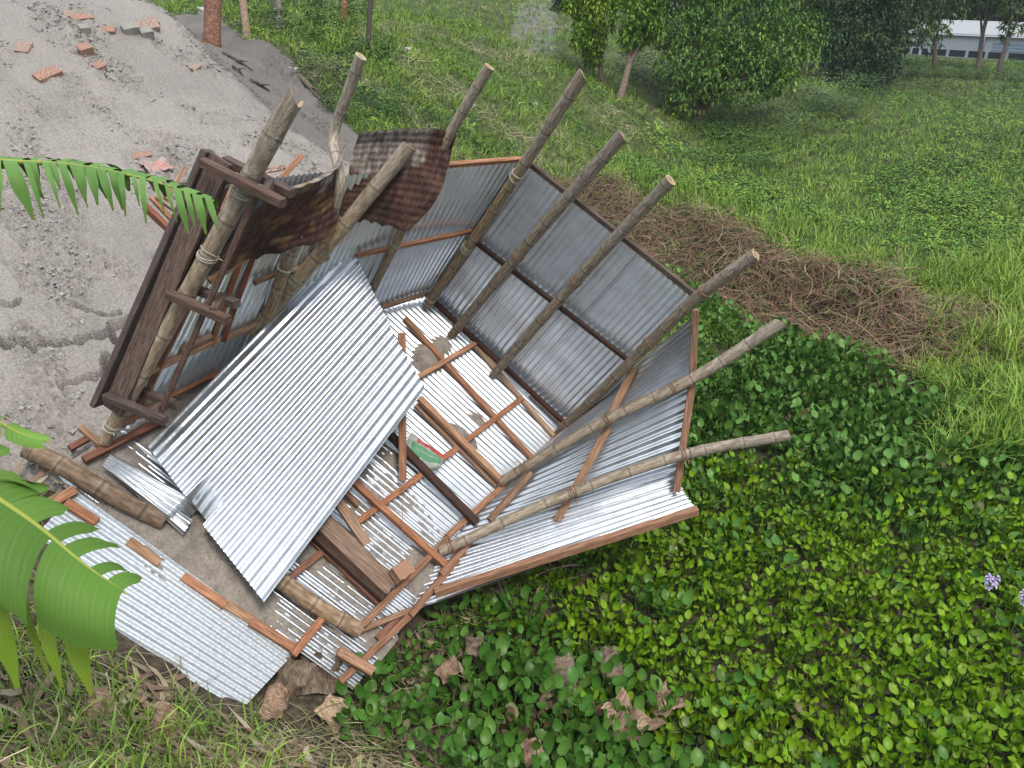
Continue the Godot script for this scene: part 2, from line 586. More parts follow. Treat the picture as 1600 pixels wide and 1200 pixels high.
# a lashing: a few uneven turns round a pole at p
func tie_mesh(p: Vector3, d: Vector3, r: float, turns: int, wire := 0.003) -> ArrayMesh:
	var mb := MB.new()
	var s := d.cross(Vector3(0.2, 0.9, 0.4)).normalized()
	var u := d.cross(s)
	for q in turns:
		var pts := []
		var rad := []
		var cols := []
		var tl := rf(-0.35, 0.35)
		var off := rf(-0.03, 0.03)
		var pa := rng.randf() * TAU
		for k in 15:
			var an := TAU * k / 14.0
			pts.append(p + (s * cos(an) + u * sin(an)) * (r + wire * 0.8 + 0.004 * absf(sin(an * 2.0 + pa))) + d * (off + tl * r * cos(an + pa)))
			rad.append(wire); cols.append(Color.WHITE)
		tube(mb, pts, rad, cols, 5, false)
	# loose ends
	for q in 2:
		var an := rng.randf() * TAU
		var b := p + (s * cos(an) + u * sin(an)) * (r + 0.004)
		var e := b + (s * cos(an) + u * sin(an)) * rf(0.02, 0.05) + d * rf(-0.05, 0.05)
		tube(mb, [b, (b + e) * 0.5 + Vector3(0, 0.012, 0), e], [wire, wire, wire * 0.7], [Color.WHITE, Color.WHITE, Color.WHITE], 5)
	return mb.done()

func surf(b: Array, t: Array, u: float, v: float) -> Vector3:
	return catmull(b, u).lerp(catmull(t, u), v)

# a corrugated sheet between two rails of points (bottom b, top t), the part u0..u1 of it; waves counted over the whole span
func sheet_mesh(b: Array, t: Array, u0: float, u1: float, v0: float, v1: float, waves: float, amp: float, dent := 0.0, lift := 0.0, form := "") -> ArrayMesh:
	var mb := MB.new()
	var per := 10
	var nu := int(ceil((u1 - u0) * waves * per)) + 1
	var nv := 22
	var P := PackedVector3Array()
	var U := PackedVector2Array()
	var C := PackedColorArray()
	var W := catmull(b, 0.5).distance_to(catmull(b, 0.0)) + catmull(b, 0.5).distance_to(catmull(b, 1.0))
	var H := catmull(b, 0.5).distance_to(catmull(t, 0.5))
	var seed_ := rng.randf() * 100.0
	for j in nv:
		var v := lerpf(v0, v1, float(j) / (nv - 1))
		for i in nu:
			var u := lerpf(u0, u1, float(i) / (nu - 1))
			var p := surf(b, t, u, v)
			var du := surf(b, t, minf(u + 0.01, 1.0), v) - surf(b, t, maxf(u - 0.01, 0.0), v)
			var dv := catmull(t, u) - catmull(b, u)
			var n := du.cross(dv).normalized()
			var w := cos(u * waves * TAU)
			p += n * (amp * w + lift)
			if dent > 0.0:
				p += n * dent * (ns(u * W * 90.0 + seed_, v * H * 60.0) + 0.4 * ns(u * W * 260.0 + seed_, v * H * 200.0, 9.0))
			if form != "":
				p += bend(form, u, v, n)
			P.append(p)
			U.append(Vector2(u * W, v * H))
			C.append(dye(form, u, v))
	mb.grid(P, nu, nv, U, C)
	return mb.done()


func setup_frame() -> void:
	var s := sin(deg_to_rad(PITCH))
	var c := cos(deg_to_rad(PITCH))
	floor_n = (Vector3(0.63, 0, 0) + Vector3(0, c, -s) * 0.625 + Vector3(0, s, c)).normalized()
	floor_o = D(670, 468, 6.45)
	floor_u = (F(880, 668) - floor_o).normalized()
	floor_v = floor_u.cross(floor_n).normalized()
	if floor_v.z < 0.0: floor_v = -floor_v

func FP(s: float, t: float, lift := 0.0) -> Vector3:
	return floor_o + floor_u * s + floor_v * t + floor_n * lift

func project(p: Vector3) -> Vector3:    # pixel and depth
	var q := p - Vector3(0, CAM_H, 0)
	var s := sin(deg_to_rad(PITCH))
	var c := cos(deg_to_rad(PITCH))
	var d := -q.y * s - q.z * c
	return Vector3(800.0 + FOCAL * q.x / d, 600.0 - FOCAL * (q.y * c - q.z * s) / d, d)

# the point of a wall (two rails) under a pixel, brought off metres into the shed
func W(b: Array, t: Array, x: float, y: float, off := 0.0) -> Vector3:
	var bu := 0.5
	var bv := 0.5
	var step := 0.25
	for it in 9:
		var best := 1e18
		var cu := bu
		var cv := bv
		for i in range(-4, 5):
			for j in range(-4, 5):
				var u := clampf(cu + i * step * 0.5, 0.0, 1.0)
				var v := cv + j * step * 0.5
				var q := project(surf(b, t, u, v))
				var e := (q.x - x) * (q.x - x) + (q.y - y) * (q.y - y)
				if e < best:
					best = e; bu = u; bv = v
		step *= 0.5
	var p := surf(b, t, bu, bv)
	var n := (surf(b, t, minf(bu + 0.01, 1.0), bv) - surf(b, t, maxf(bu - 0.01, 0.0), bv)).cross(catmull(t, bu) - catmull(b, bu)).normalized()
	if n.dot(Vector3(0, CAM_H, 0) - p) < 0.0: n = -n
	# stay under the pixel: the ray meets the wall's local plane moved by off
	return PL(x, y, p + n * off, n)

func post(path: Array, r0_: float, r1_: float, slant: float, jag: float, tone: Color, ties: Array, mt: Material) -> void:
	var r0 := r0_ * 0.8
	var r1 := r1_ * 0.8
	var o := put("bamboo_post", bamboo_mesh(path, r0, r1, 0.27, tone, slant, jag, 0.66), M.bamboo, shed)
	for t in ties:
		var p := catmull(path, t)
		var d := (catmull(path, minf(t + 0.02, 1.0)) - catmull(path, maxf(t - 0.02, 0.0))).normalized()
		put("lashing", tie_mesh(p, d, lerpf(r0, r1, t) * 1.02, 4), mt, o)

var w1b := []
var w1t := []
var w2b := []
var w2t := []
var w3b := []
var w3t := []
const DUSTY := Color(0.50, 0.44, 0.37)
const BROWN := Color(0.38, 0.29, 0.20)
const YELLOW := Color(0.46, 0.35, 0.22)

func build_shed() -> void:
	shed = thing("overturned_shed", "small tin shed lying upside down on the bank, bamboo posts pointing up", "shed", FP(0.7, 1.4))
	var A := floor_o
	# --- the roof, now the floor: sheets with the corrugations running down the bank
	var back := 3.0
	var nsheet := 4
	var amp := 0.0056
	for k in nsheet:
		var t0 := -0.03 + (back + 0.03) * k / nsheet - (0.03 if k else 0.0)
		var t1 := -0.03 + (back + 0.03) * (k + 1) / nsheet
		put("roof_sheet", sheet_mesh([FP(-0.62, -0.03), FP(-0.62, back)], [FP(1.56, -0.03), FP(1.56, 2.73)], (t0 + 0.03) / (back + 0.03), (t1 + 0.03) / (back + 0.03), 0.0 if k > 0 else 0.17, 1.0 - 0.012 * (k % 2), 64.0, -amp, 0.006, -0.004 * (k % 2)), M.zinc, shed)
	# rafters down the slope
	var up := floor_n
	var raf := [[632, 498, 832, 716, 0.055, 0.045, "orange", 0.03], [742, 541, 866, 680, 0.05, 0.04, "pale", 0.03], [655, 622, 788, 757, 0.06, 0.045, "tan", 0.095],
		[650, 633, 776, 759, 0.06, 0.03, "tan", 0.03], [609, 680, 744, 818, 0.075, 0.05, "dark", 0.095], [553, 753, 695, 884, 0.06, 0.05, "orange", 0.095], [470, 700, 560, 790, 0.05, 0.045, "tan", 0.03]]
	for r in raf:
		beam("rafter", F(r[0], r[1], r[7]), F(r[2], r[3], r[7]), r[4] * 0.8, r[5] * 0.85, floor_v, M[r[6]], shed)
	# purlins across it
	var pur := [[640, 596, 742, 536, 0.05, 0.05, "tan", 0.055], [556, 818, 712, 702, 0.055, 0.04, "orange", 0.058], [722, 694, 816, 621, 0.05, 0.04, "orange", 0.055],
		[566, 976, 700, 842, 0.055, 0.05, "orange", 0.085], [698, 838, 871, 682, 0.05, 0.045, "orange", 0.05], [531, 1066, 646, 958, 0.055, 0.05, "orange", 0.05],
		[446, 906, 516, 854, 0.055, 0.04, "red", 0.05], [458, 1024, 508, 962, 0.06, 0.05, "orange", 0.06], [130, 718, 256, 656, 0.055, 0.055, "red", 0.06], [590, 1000, 625, 962, 0.05, 0.04, "red", 0.03]]
	for r in pur:
		beam("purlin", F(r[0], r[1], r[7]), F(r[2], r[3], r[7]), r[4] * 0.8, r[5] * 0.85, floor_u, M[r[6]], shed)
	beam("purlin", F(108, 700, 0.02), F(146, 680, 0.02), 0.04, 0.04, floor_u, M.red, shed)
	beam("purlin", F(528, 1018, 0.1), F(582, 1049, 0.1), 0.06, 0.05, floor_v, M.tan, shed)
	beam("purlin", F(640, 962, 0.07), F(745, 836, 0.1), 0.045, 0.05, floor_u, M.orange, shed)
	beam("purlin", F(124, 668, 0.05), F(163, 698, 0.05), 0.04, 0.03, floor_v, M.tan, shed)
	# --- the back wall
	var n1 := floor_u.cross(floor_n).normalized()
	if n1.dot(Vector3(0, CAM_H, 0) - A) < 0.0: n1 = -n1
	w1b = [PL(672, 470, A, n1), PL(886, 668, A, n1)]
	w1t = [PL(828, 256, A, n1), PL(1090, 466, A, n1)]
	for k in 3:
		put("wall_sheet", sheet_mesh(w1b, w1t, [0.0, 0.335, 0.66][k], [0.36, 0.69, 1.0][k], 0.0, 0.985 + 0.01 * (k % 2), 31.0, amp * 1.4, 0.003, [0.0, -0.006, 0.0][k]), M.zinc_wall, shed)
	var bat1 := [[820, 250, 1092, 466, 0.05, 0.035, "grey_wood"], [737, 372, 988, 568, 0.045, 0.04, "dark"], [668, 462, 890, 668, 0.05, 0.045, "dark"]]
	for r in bat1:
		beam("wall_batten", PL(r[0], r[1], A + n1 * 0.03, n1), PL(r[2], r[3], A + n1 * 0.03, n1), r[4] * 0.8, r[5] * 0.85, floor_n, M[r[6]], shed)
	beam("wall_batten", PL(808, 262, A + n1 * 0.03, n1), PL(684, 448, A + n1 * 0.03, n1), 0.04, 0.03, floor_u, M.grey_wood, shed)
	post([PL(666, 478, A + n1 * 0.11, n1), PL(778, 318, A + n1 * 0.11, n1), PL(910, 118, A + n1 * 0.10, n1)], 0.044, 0.05, 0.9, 0.0, YELLOW, [0.03, 0.3, 0.62], M.twine)
	post([PL(698, 533, A + n1 * 0.12, n1), PL(830, 375, A + n1 * 0.11, n1), PL(972, 212, A + n1 * 0.10, n1)], 0.046, 0.054, 0.7, 0.0, BROWN.lerp(DUSTY, 0.4), [0.42], M.wire)
	post([PL(764, 594, A + n1 * 0.12, n1), PL(908, 430, A + n1 * 0.11, n1), PL(1048, 281, A + n1 * 0.10, n1)], 0.045, 0.05, 0.2, 0.0, BROWN.lerp(DUSTY, 0.5), [0.47], M.wire)
	post([PL(868, 682, A + n1 * 0.11, n1), PL(985, 566, A + n1 * 0.11, n1), PL(1088, 466, A + n1 * 0.11, n1), PL(1179, 399, A + n1 * 0.10, n1)], 0.048, 0.05, 0.3, 0.3, BROWN.lerp(DUSTY, 0.25), [0.05, 0.42, 0.72], M.wire)
	# --- the uphill wall, bowed out and half rotten
	w2b = [F(672, 466), F(593, 484), F(470, 530), F(340, 588), F(165, 690)]
	w2t = [D(815, 250, 5.26), D(695, 256, 5.05), D(590, 262, 4.75), D(480, 272, 4.35), D(375, 285, 3.98)]
	var seams := [0.0, 0.16, 0.34, 0.52, 0.70, 0.86, 1.0]
	for k in 6:
		put("wall_sheet", sheet_mesh(w2b, w2t, maxf(seams[k] - 0.012, 0.0), seams[k + 1], 0.02, 1.0 - 0.02 * (k % 2), 50.0, amp * 1.4, 0.006, -0.007 * (k % 2)), M.zinc_wall, shed)
	var bat2 := [[817, 249, 700, 257, "orange"], [741, 360, 556, 398, "tan"], [668, 458, 590, 483, "tan"], [664, 478, 594, 502, "red"], [512, 403, 455, 424, "tan"], [434, 425, 396, 441, "tan"],
		[456, 371, 392, 398, "tan"], [392, 398, 326, 438, "tan"], [402, 506, 350, 530, "tan"], [342, 530, 232, 582, "tan"], [330, 524, 282, 548, "tan"], [345, 582, 258, 622, "orange"], [258, 622, 186, 668, "orange"],
		[396, 400, 350, 532, "red"], [378, 404, 330, 540, "orange"], [300, 470, 218, 640, "orange"]]
	for r in bat2:
		beam("wall_batten", W(w2b, w2t, r[0], r[1], 0.03), W(w2b, w2t, r[2], r[3], 0.03), 0.038, 0.03, floor_n, M[r[4]], shed)
	post([W(w2b, w2t, 572, 470, 0.1), W(w2b, w2t, 640, 338, 0.1), W(w2b, w2t, 700, 215, 0.1), W(w2b, w2t, 765, 104, 0.1)], 0.038, 0.04, 0.15, 0.0, YELLOW.lerp(DUSTY, 0.35), [0.22], M.twine)
	post([D(498, 405, 4.98), D(513, 358, 4.74), D(531, 285, 4.5), D(521, 215, 4.6), D(542, 150, 4.45), D(564, 88, 4.3)], 0.036, 0.042, 0.15, 0.0, DUSTY, [], M.twine)
	post([W(w2b, w2t, 420, 490, 0.1), W(w2b, w2t, 445, 420, 0.1), W(w2b, w2t, 468, 360, 0.1)], 0.045, 0.05, 0.1, 0.0, BROWN, [0.5, 0.95], M.twine)
	post([D(392, 520, 5.1), D(510, 385, 4.85), D(640, 228, 4.6)], 0.058, 0.058, 0.2, 0.0, YELLOW.lerp(DUSTY, 0.3), [0.3], M.twine)
	post([D(163, 690, 4.58), D(250, 535, 4.3), D(345, 362, 4.0), D(452, 164, 3.68)], 0.05, 0.064, 0.4, 1.0, BROWN.lerp(DUSTY, 0.35), [0.05, 0.6, 0.78], M.twine)
	# old sheet nailed along the foot of the wall, rusted through
	put("rusted_sheet", sheet_mesh([D(296, 456, 4.12), D(350, 400, 4.1), D(420, 330, 4.0), D(452, 296, 4.05)], [D(516, 360, 4.66), D(524, 310, 4.6), D(534, 262, 4.6), D(541, 216, 4.62)], 0.0, 1.0, 0.0, 1.0, 11.0, 0.0022, 0.006, 0.0, "rust_a"), M.rust, shed)
	put("rusted_sheet", sheet_mesh([D(526, 343, 4.74), D(542, 296, 4.68), D(548, 250, 4.66), D(563, 206, 4.62)], [D(640, 356, 4.86), D(682, 310, 4.82), D(700, 262, 4.8), D(713, 208, 4.74)], 0.0, 1.0, 0.0, 1.0, 14.0, 0.0022, 0.004, 0.0, "rust_b"), M.rust, shed)
	# --- the downhill wall, fallen outwards over the pond
	w3b = [F(884, 668, 0.02), F(792, 748, 0.02), F(702, 852, 0.02), F(640, 958, 0.02)]
	w3t = [D(1088, 490, 5.24), D(1080, 600, 5.4), D(1062, 740, 5.5), D(1087, 797, 5.42)]
	for k in 3:
		put("wall_sheet", sheet_mesh(w3b, w3t, [0.0, 0.31, 0.64][k], [0.33, 0.66, 1.0][k], 0.0, 1.0, [33.0, 31.0, 22.0][k], amp * [1.5, 1.5, 2.0][k], 0.012, [0.0, -0.008, 0.0][k]), M.zinc, shed)
	var bat3 := [[1088, 484, 1083, 592, "tan"], [1081, 594, 1056, 768, "orange"], [991, 576, 956, 645, "tan"], [950, 668, 870, 814, "tan"], [828, 739, 764, 812, "tan"], [744, 836, 688, 898, "orange"]]
	for r in bat3:
		beam("wall_batten", W(w3b, w3t, r[0], r[1], 0.03), W(w3b, w3t, r[2], r[3], 0.03), 0.05, 0.035, (w3t[1] - w3b[1]) as Vector3, M[r[4]], shed)
	beam("wall_batten", D(1090, 797, 5.38), D(680, 926, 5.1), 0.06, 0.045, Vector3.UP, M.orange, shed)
	post([F(784, 752, 0.1), D(940, 660, 5.5), D(1085, 590, 5.28), D(1219, 505, 5.1)], 0.044, 0.053, 0.5, 0.0, BROWN.lerp(DUSTY, 0.55), [0.08, 0.35, 0.6], M.wire)
	post([F(688, 862, 0.1), D(880, 775, 5.32), D(1064, 712, 5.3), D(1232, 680, 5.2)], 0.046, 0.048, 0.15, 0.0, BROWN.lerp(DUSTY, 0.7), [0.03, 0.36, 0.68], M.wire)

func bend(form: String, u: float, v: float, n: Vector3) -> Vector3:
	if form == "rust_a" or form == "rust_b":
		# ragged lower edge, curled upper one
		var o := Vector3.ZERO
		if u < 0.12: o += Vector3.DOWN * 0.04 * (0.12 - u) / 0.12 * (ns(v * 900.0, 5.0) + 0.5 * ns(v * 2500.0, 8.0))
		if u > 0.85: o += (Vector3.UP * 0.02 * (ns(v * 300.0, 15.0) + 0.5 * ns(v * 1200.0, 18.0)) - n * 0.05) * (u - 0.85) / 0.15
		o += n * 0.05 * sin(v * 5.0 + u * 2.0)
		if form == "rust_b": o += Vector3.UP * 0.035 * sin(v * PI) * u
		return o
	if form == "loose":
		# the uphill edge rolls over and down
		var e := maxf(0.0, 0.16 - u) / 0.16
		var o := -n * 0.055 * e * e
		o += n * 0.03 * sin(u * PI) * (1.0 - v)
		# the near corner is torn and folded at the overlap
		if v < 0.06 and u > 0.36 and u < 0.52: o += -n * 0.05 * (0.06 - v) / 0.06 + (catmull_dir * 0.03 * (0.06 - v) / 0.06)
		return o
	if form == "white":
		return n * 0.02 * sin(v * 4.0)
	if form == "folded":
		var e := maxf(0.0, v - 0.86) / 0.14
		return n * (0.03 * sin(v * PI) + 0.09 * e)
	return Vector3.ZERO

var catmull_dir := Vector3(0.3, 0.1, -0.2)

func dye(form: String, u: float, v: float) -> Color:
	if form == "rust_a" or form == "rust_b":
		var k := ns(u * 160.0, v * 260.0, 4.0)
		var c := Color(0.105, 0.052, 0.04)
		c = c.lerp(Color(0.055, 0.036, 0.030), smoothstep(-0.05, 0.3, ns(u * 120.0 + 40.0, v * 150.0, 9.0)))
		# bare weathered zinc is left near the upper edge
		var edge := 0.78 + 0.25 * ns(v * 500.0, 33.0) - (0.25 if form == "rust_b" and v < 0.6 else 0.0) + (0.35 if form == "rust_b" and v > 0.72 else 0.0)
		c = c.lerp(Color(0.30, 0.27, 0.235), smoothstep(edge - 0.03, edge + 0.05, u + 0.12 * k))
		if form == "rust_a": c = c.lerp(Color(0.33, 0.20, 0.08), 0.6 * smoothstep(0.15, 0.4, ns(u * 300.0, v * 400.0, 22.0)))
		return c
	return Color.WHITE

# ---------------------------------------------------------------- loose things on and round the shed
func build_loose() -> void:
	# the big loose sheet
	var lb := [D(228, 694, 4.62), D(318, 812, 4.58), D(416, 936, 4.48)]
	var lt := [D(545, 376, 5.28), D(602, 492, 5.36), D(666, 604, 5.42)]
	var o := thing("loose_tin_panel", "large shiny corrugated tin panel lying aslant across the upturned shed", "tin panel", lb[1])
	put("tin_sheet", sheet_mesh(lb, lt, 0.0, 0.56, 0.0, 1.0, 19.5, 0.0053, 0.006, 0.0, "loose"), M.zinc, o)
	put("tin_sheet", sheet_mesh(lb, lt, 0.515, 1.0, -0.012, 0.99, 19.5, 0.0053, 0.006, 0.008, "loose"), M.zinc, o)
	# the small folded sheet beside it
	o = thing("crumpled_tin_sheet", "small bluish tin sheet crumpled under the large loose panel", "tin sheet", F(230, 765))
	put("tin_sheet", sheet_mesh([F(159, 729, 0.09), F(173, 709, 0.13)], [F(278, 822, 0.11), F(318, 784, 0.14)], 0.0, 1.0, 0.0, 1.0, 5.0, 0.009, 0.006, 0.0, "folded"), M.zinc, o)
	put("torn_flap", sheet_mesh([F(190, 748, 0.07), F(198, 742, 0.08)], [F(286, 836, 0.08), F(300, 812, 0.1)], 0.0, 1.0, 0.0, 1.0, 2.0, 0.008, 0.006), M.zinc, o)
	# the whitish panel at the near end, with the timber it hung on
	o = thing("whitish_tin_panel", "dull whitish corrugated panel with an orange timber edge, beside the banana leaf", "tin panel", FP(0.3, 3.2))
	put("tin_sheet", sheet_mesh([FP(-0.46, 2.985, 0.02), FP(-0.34, 3.60, -0.10)], [FP(1.115, 2.80, 0.02), FP(1.105, 3.30, -0.03)], 0.0, 1.0, 0.0, 1.0, 13.0, 0.0042, 0.004, 0.0, "white"), M.zinc_dusty, o)
	var fr := [[80, 786, 118, 766, "orange", 0.03], [104, 784, 152, 815, "orange", 0.03], [200, 846, 250, 880, "tan", 0.015], [284, 902, 352, 946, "orange", 0.02], [352, 946, 394, 972, "pale", 0.016], [392, 970, 464, 1016, "orange", 0.03]]
	for r in fr:
		beam("edge_timber", F(r[0], r[1], r[5]), F(r[2], r[3], r[5]), 0.055, 0.04, floor_v, M[r[4]], o)
	beam("lower_edge_timber", FP(-0.2, 3.585, -0.10), FP(1.1, 3.315, -0.045), 0.03, 0.03, floor_v, M.board, o)
	put("hook", tie_mesh(F(178, 1022, 0.0), floor_v, 0.012, 1, 0.003), M.wire, o)

	# old wooden frame by the end post: a long plank with three pairs of crossbars and a rail
	o = thing("old_wooden_frame", "weathered grey-brown plank frame with paired crossbars, beside the end post", "wooden frame", D(165, 640, 4.4))
	var pl0 := [D(176, 640, 4.44), D(345, 247, 3.92)]
	var wd := (D(215, 652, 4.44) - D(160, 628, 4.46))
	beam("plank", pl0[0], pl0[1], 0.125, 0.03, wd, M.grey_wood, o)
	beam("side_board", D(151, 632, 4.45), D(326, 236, 3.92), 0.035, 0.09, wd, M.grey_wood, o)
	beam("side_board", D(203, 640, 4.54), D(366, 262, 4.02), 0.02, 0.06, wd, M.dark, o)
	var bars := [[316, 252, 3.84, 442, 319, 3.72], [352, 250, 4.02, 456, 303, 3.92], [264, 459, 4.10, 356, 501, 3.98], [270, 440, 4.28, 372, 476, 4.16], [165, 619, 4.38, 258, 658, 4.26], [200, 604, 4.56, 282, 634, 4.44]]
	for r in bars:
		beam("crossbar", D(r[0], r[1], r[2]), D(r[3], r[4], r[5]), 0.045, 0.05, Vector3.UP, M.grey_wood, o)
	beam("rail", D(404, 300, 3.84), D(250, 645, 4.36), 0.03, 0.03, Vector3.RIGHT, M.grey_wood, o)
	for r in [[412, 304, 3.74, 424, 286, 3.95], [334, 488, 4.0, 348, 464, 4.2], [240, 646, 4.3, 262, 628, 4.5]]:
		beam("block", D(r[0], r[1], r[2]), D(r[3], r[4], r[5]), 0.05, 0.04, Vector3.UP, M.grey_wood, o)

	# planks, sticks and poles lying in the shed
	tag(beam("wide_plank", F(494, 806, 0.14), F(612, 918, 0.14), 0.13, 0.045, floor_v, M.board), "wide grey plank with a brick on its end, lying in the shed", "plank")
	tag(beam("dark_plank", F(480, 826, 0.10), F(600, 934, 0.10), 0.06, 0.05, floor_v, M.dark), "narrow dark plank just below the wide grey plank", "plank")
	tag(beam("thin_plank", F(470, 828, 0.05), F(596, 944, 0.05), 0.05, 0.04, floor_v, M.red), "thin red-brown plank, lowest under the wide grey plank", "plank")
	tag(beam("short_plank", F(528, 782, 0.16), F(574, 850, 0.15), 0.07, 0.03, floor_v, M.tan), "short tan plank propped above the wide grey plank", "plank")
	tag(beam("upright_stick", F(630, 750, 0.05), D(629, 520, 5.45), 0.052, 0.035, Vector3.RIGHT, M.tan), "brown batten standing beside the green and red sack", "batten")
	tag(beam("broken_plank", F(560, 985, 0.05), F(640, 955, 0.05) , 0.04, 0.03, floor_u, M.tan), "small plank end below the lying bamboo log", "plank")
	tag(put("bamboo_log", bamboo_mesh([F(564, 986, 0.07), F(500, 950, 0.075), F(424, 896, 0.075)], 0.05, 0.052, 0.2, Color(0.42, 0.30, 0.20), 0.1), M.bamboo), "dry bamboo log lying on the roof sheets by the loose panel's lower corner", "bamboo log")
	tag(put("bamboo_log", bamboo_mesh([F(256, 816, 0.03), F(180, 776, 0.06), F(96, 728, 0.07), F(40, 700, 0.06)], 0.052, 0.055, 0.22, Color(0.30, 0.215, 0.15), 0.1), M.bamboo), "brown bamboo log half buried in sand by the crumpled tin sheet", "bamboo log")
	# half a brick
	var hb := brick_mesh(Vector3(0.125, 0.075, 0.10), 0.02)
	place("half_brick", hb, M.tan, F(628, 893, 0.22), floor_n, 40.0, "broken half brick lying on the end of the wide plank", "brick")
	build_sack()
	build_floor_sand()
	# a hanging wire
	var mb := MB.new()
	tube(mb, [F(629, 748, 0.12), F(629, 800, 0.2), F(628, 848, 0.1)], [0.002, 0.002, 0.002], [Color.WHITE, Color.WHITE, Color.WHITE], 5)
	tag(put("hanging_wire", mb.done(), M.wire), "thin wire hanging from the foot of the brown batten", "wire")

func place(called: String, mesh: Mesh, m: Material, at: Vector3, n: Vector3, turn: float, label: String, category: String, group := "") -> MeshInstance3D:
	var o := put(called, mesh, m)
	var f := n.cross(Vector3(0.3, 0.1, 0.95)).normalized()
	o.transform = Transform3D(Basis(f, n, f.cross(n)).rotated(n, deg_to_rad(turn)), at)
	tag(o, label, category, group)
	return o

# a brick with chipped corners, or a broken one
func brick_mesh(size: Vector3, rough: float) -> ArrayMesh:
	var mb := MB.new()
	var ph := rng.randf() * 100.0
	var nseg := 4
	for ax_ in 3:
		for sg in [-1.0, 1.0]:
			var P := PackedVector3Array()
			var U := PackedVector2Array()
			for j in nseg:
				for i in nseg:
					var a := -1.0 + 2.0 * i / (nseg - 1)
					var b := -1.0 + 2.0 * j / (nseg - 1)
					var q := Vector3.ZERO
					q[ax_] = sg
					q[(ax_ + 1) % 3] = a
					q[(ax_ + 2) % 3] = b
					var l := (absf(q.x) * absf(q.y) * absf(q.z))
					var p := q * size * 0.5 * (1.0 - 0.05 * l)
					p += q.normalized() * rough * ns(q.x * 70.0 + ph, q.y * 70.0, q.z * 70.0)
					P.append(p)
					U.append(Vector2(a, b) * 0.3 + Vector2(ph, ax_ * 0.37))
			var start := mb.v.size()
			mb.grid(P, nseg, nseg, U, PackedColorArray())
			# normals outwards
			for k in range(start, mb.v.size()):
				var nn := Vector3.ZERO
				nn[ax_] = sg
				if mb.n[k].dot(nn) < 0.0: mb.n[k] = -mb.n[k]
			var t0 := mb.ix.size() - (nseg - 1) * (nseg - 1) * 6
			for k in range(t0, mb.ix.size(), 3):
				var a := mb.ix[k]
				var b := mb.ix[k + 1]
				var d := mb.ix[k + 2]
				if (mb.v[d] - mb.v[a]).cross(mb.v[b] - mb.v[a]).dot(mb.n[a]) < 0.0:
					mb.ix[k + 1] = d; mb.ix[k + 2] = b
	return mb.done()

func build_sack() -> void:
	# an empty printed sack, crumpled: pale weave, a green panel and a red corner
	var nu := 26
	var nv := 20
	var mb := MB.new()
	for face in 2:
		var P := PackedVector3Array()
		var C := PackedColorArray()
		for j in nv:
			for i in nu:
				var a := float(i) / (nu - 1)
				var b := float(j) / (nv - 1)
				var top := F(642, 676, 0.07).lerp(F(694, 712, 0.07), a)
				var low := F(636, 716, 0.07).lerp(F(688, 733, 0.07), a)
				var p := top.lerp(low, b)
				var bulge := sin(a * PI) * sin(b * PI)
				p += floor_v * 0.05 * sin(a * PI) * b - floor_u * 0.02 * sin(b * PI) * (1.0 - a) 
				p += floor_n * ((0.05 * sqrt(maxf(bulge, 0.0)) + 0.018 * ns(a * 260.0, b * 200.0, 3.0) + 0.012 * ns(a * 700.0, b * 500.0, 1.0)) if face == 0 else -0.01 * bulge)
				P.append(p)
				var col := Color(0.50, 0.54, 0.49)
				if b > 0.36 and b < 0.74 and a > 0.10 and a < 0.93: col = Color(0.16, 0.40, 0.22)
				if b > 0.50 and b < 0.54 and a > 0.2 and a < 0.85: col = Color(0.36, 0.50, 0.38)
				if b < 0.30 and a > 0.22: col = Color(0.62, 0.115, 0.09)
				if b < 0.2 and a > 0.3 and a < 0.42: col = Color(0.6, 0.5, 0.48)
				C.append(col * (0.9 + 0.25 * ns(a * 900.0, b * 900.0, 5.0)))
		mb.grid(P, nu, nv, PackedVector2Array(), C, 1.0 if face == 0 else -1.0)
	tag(put("printed_sack", mb.done(), M.plain), "crumpled pale sack printed green and red, lying on the roof sheets", "sack")

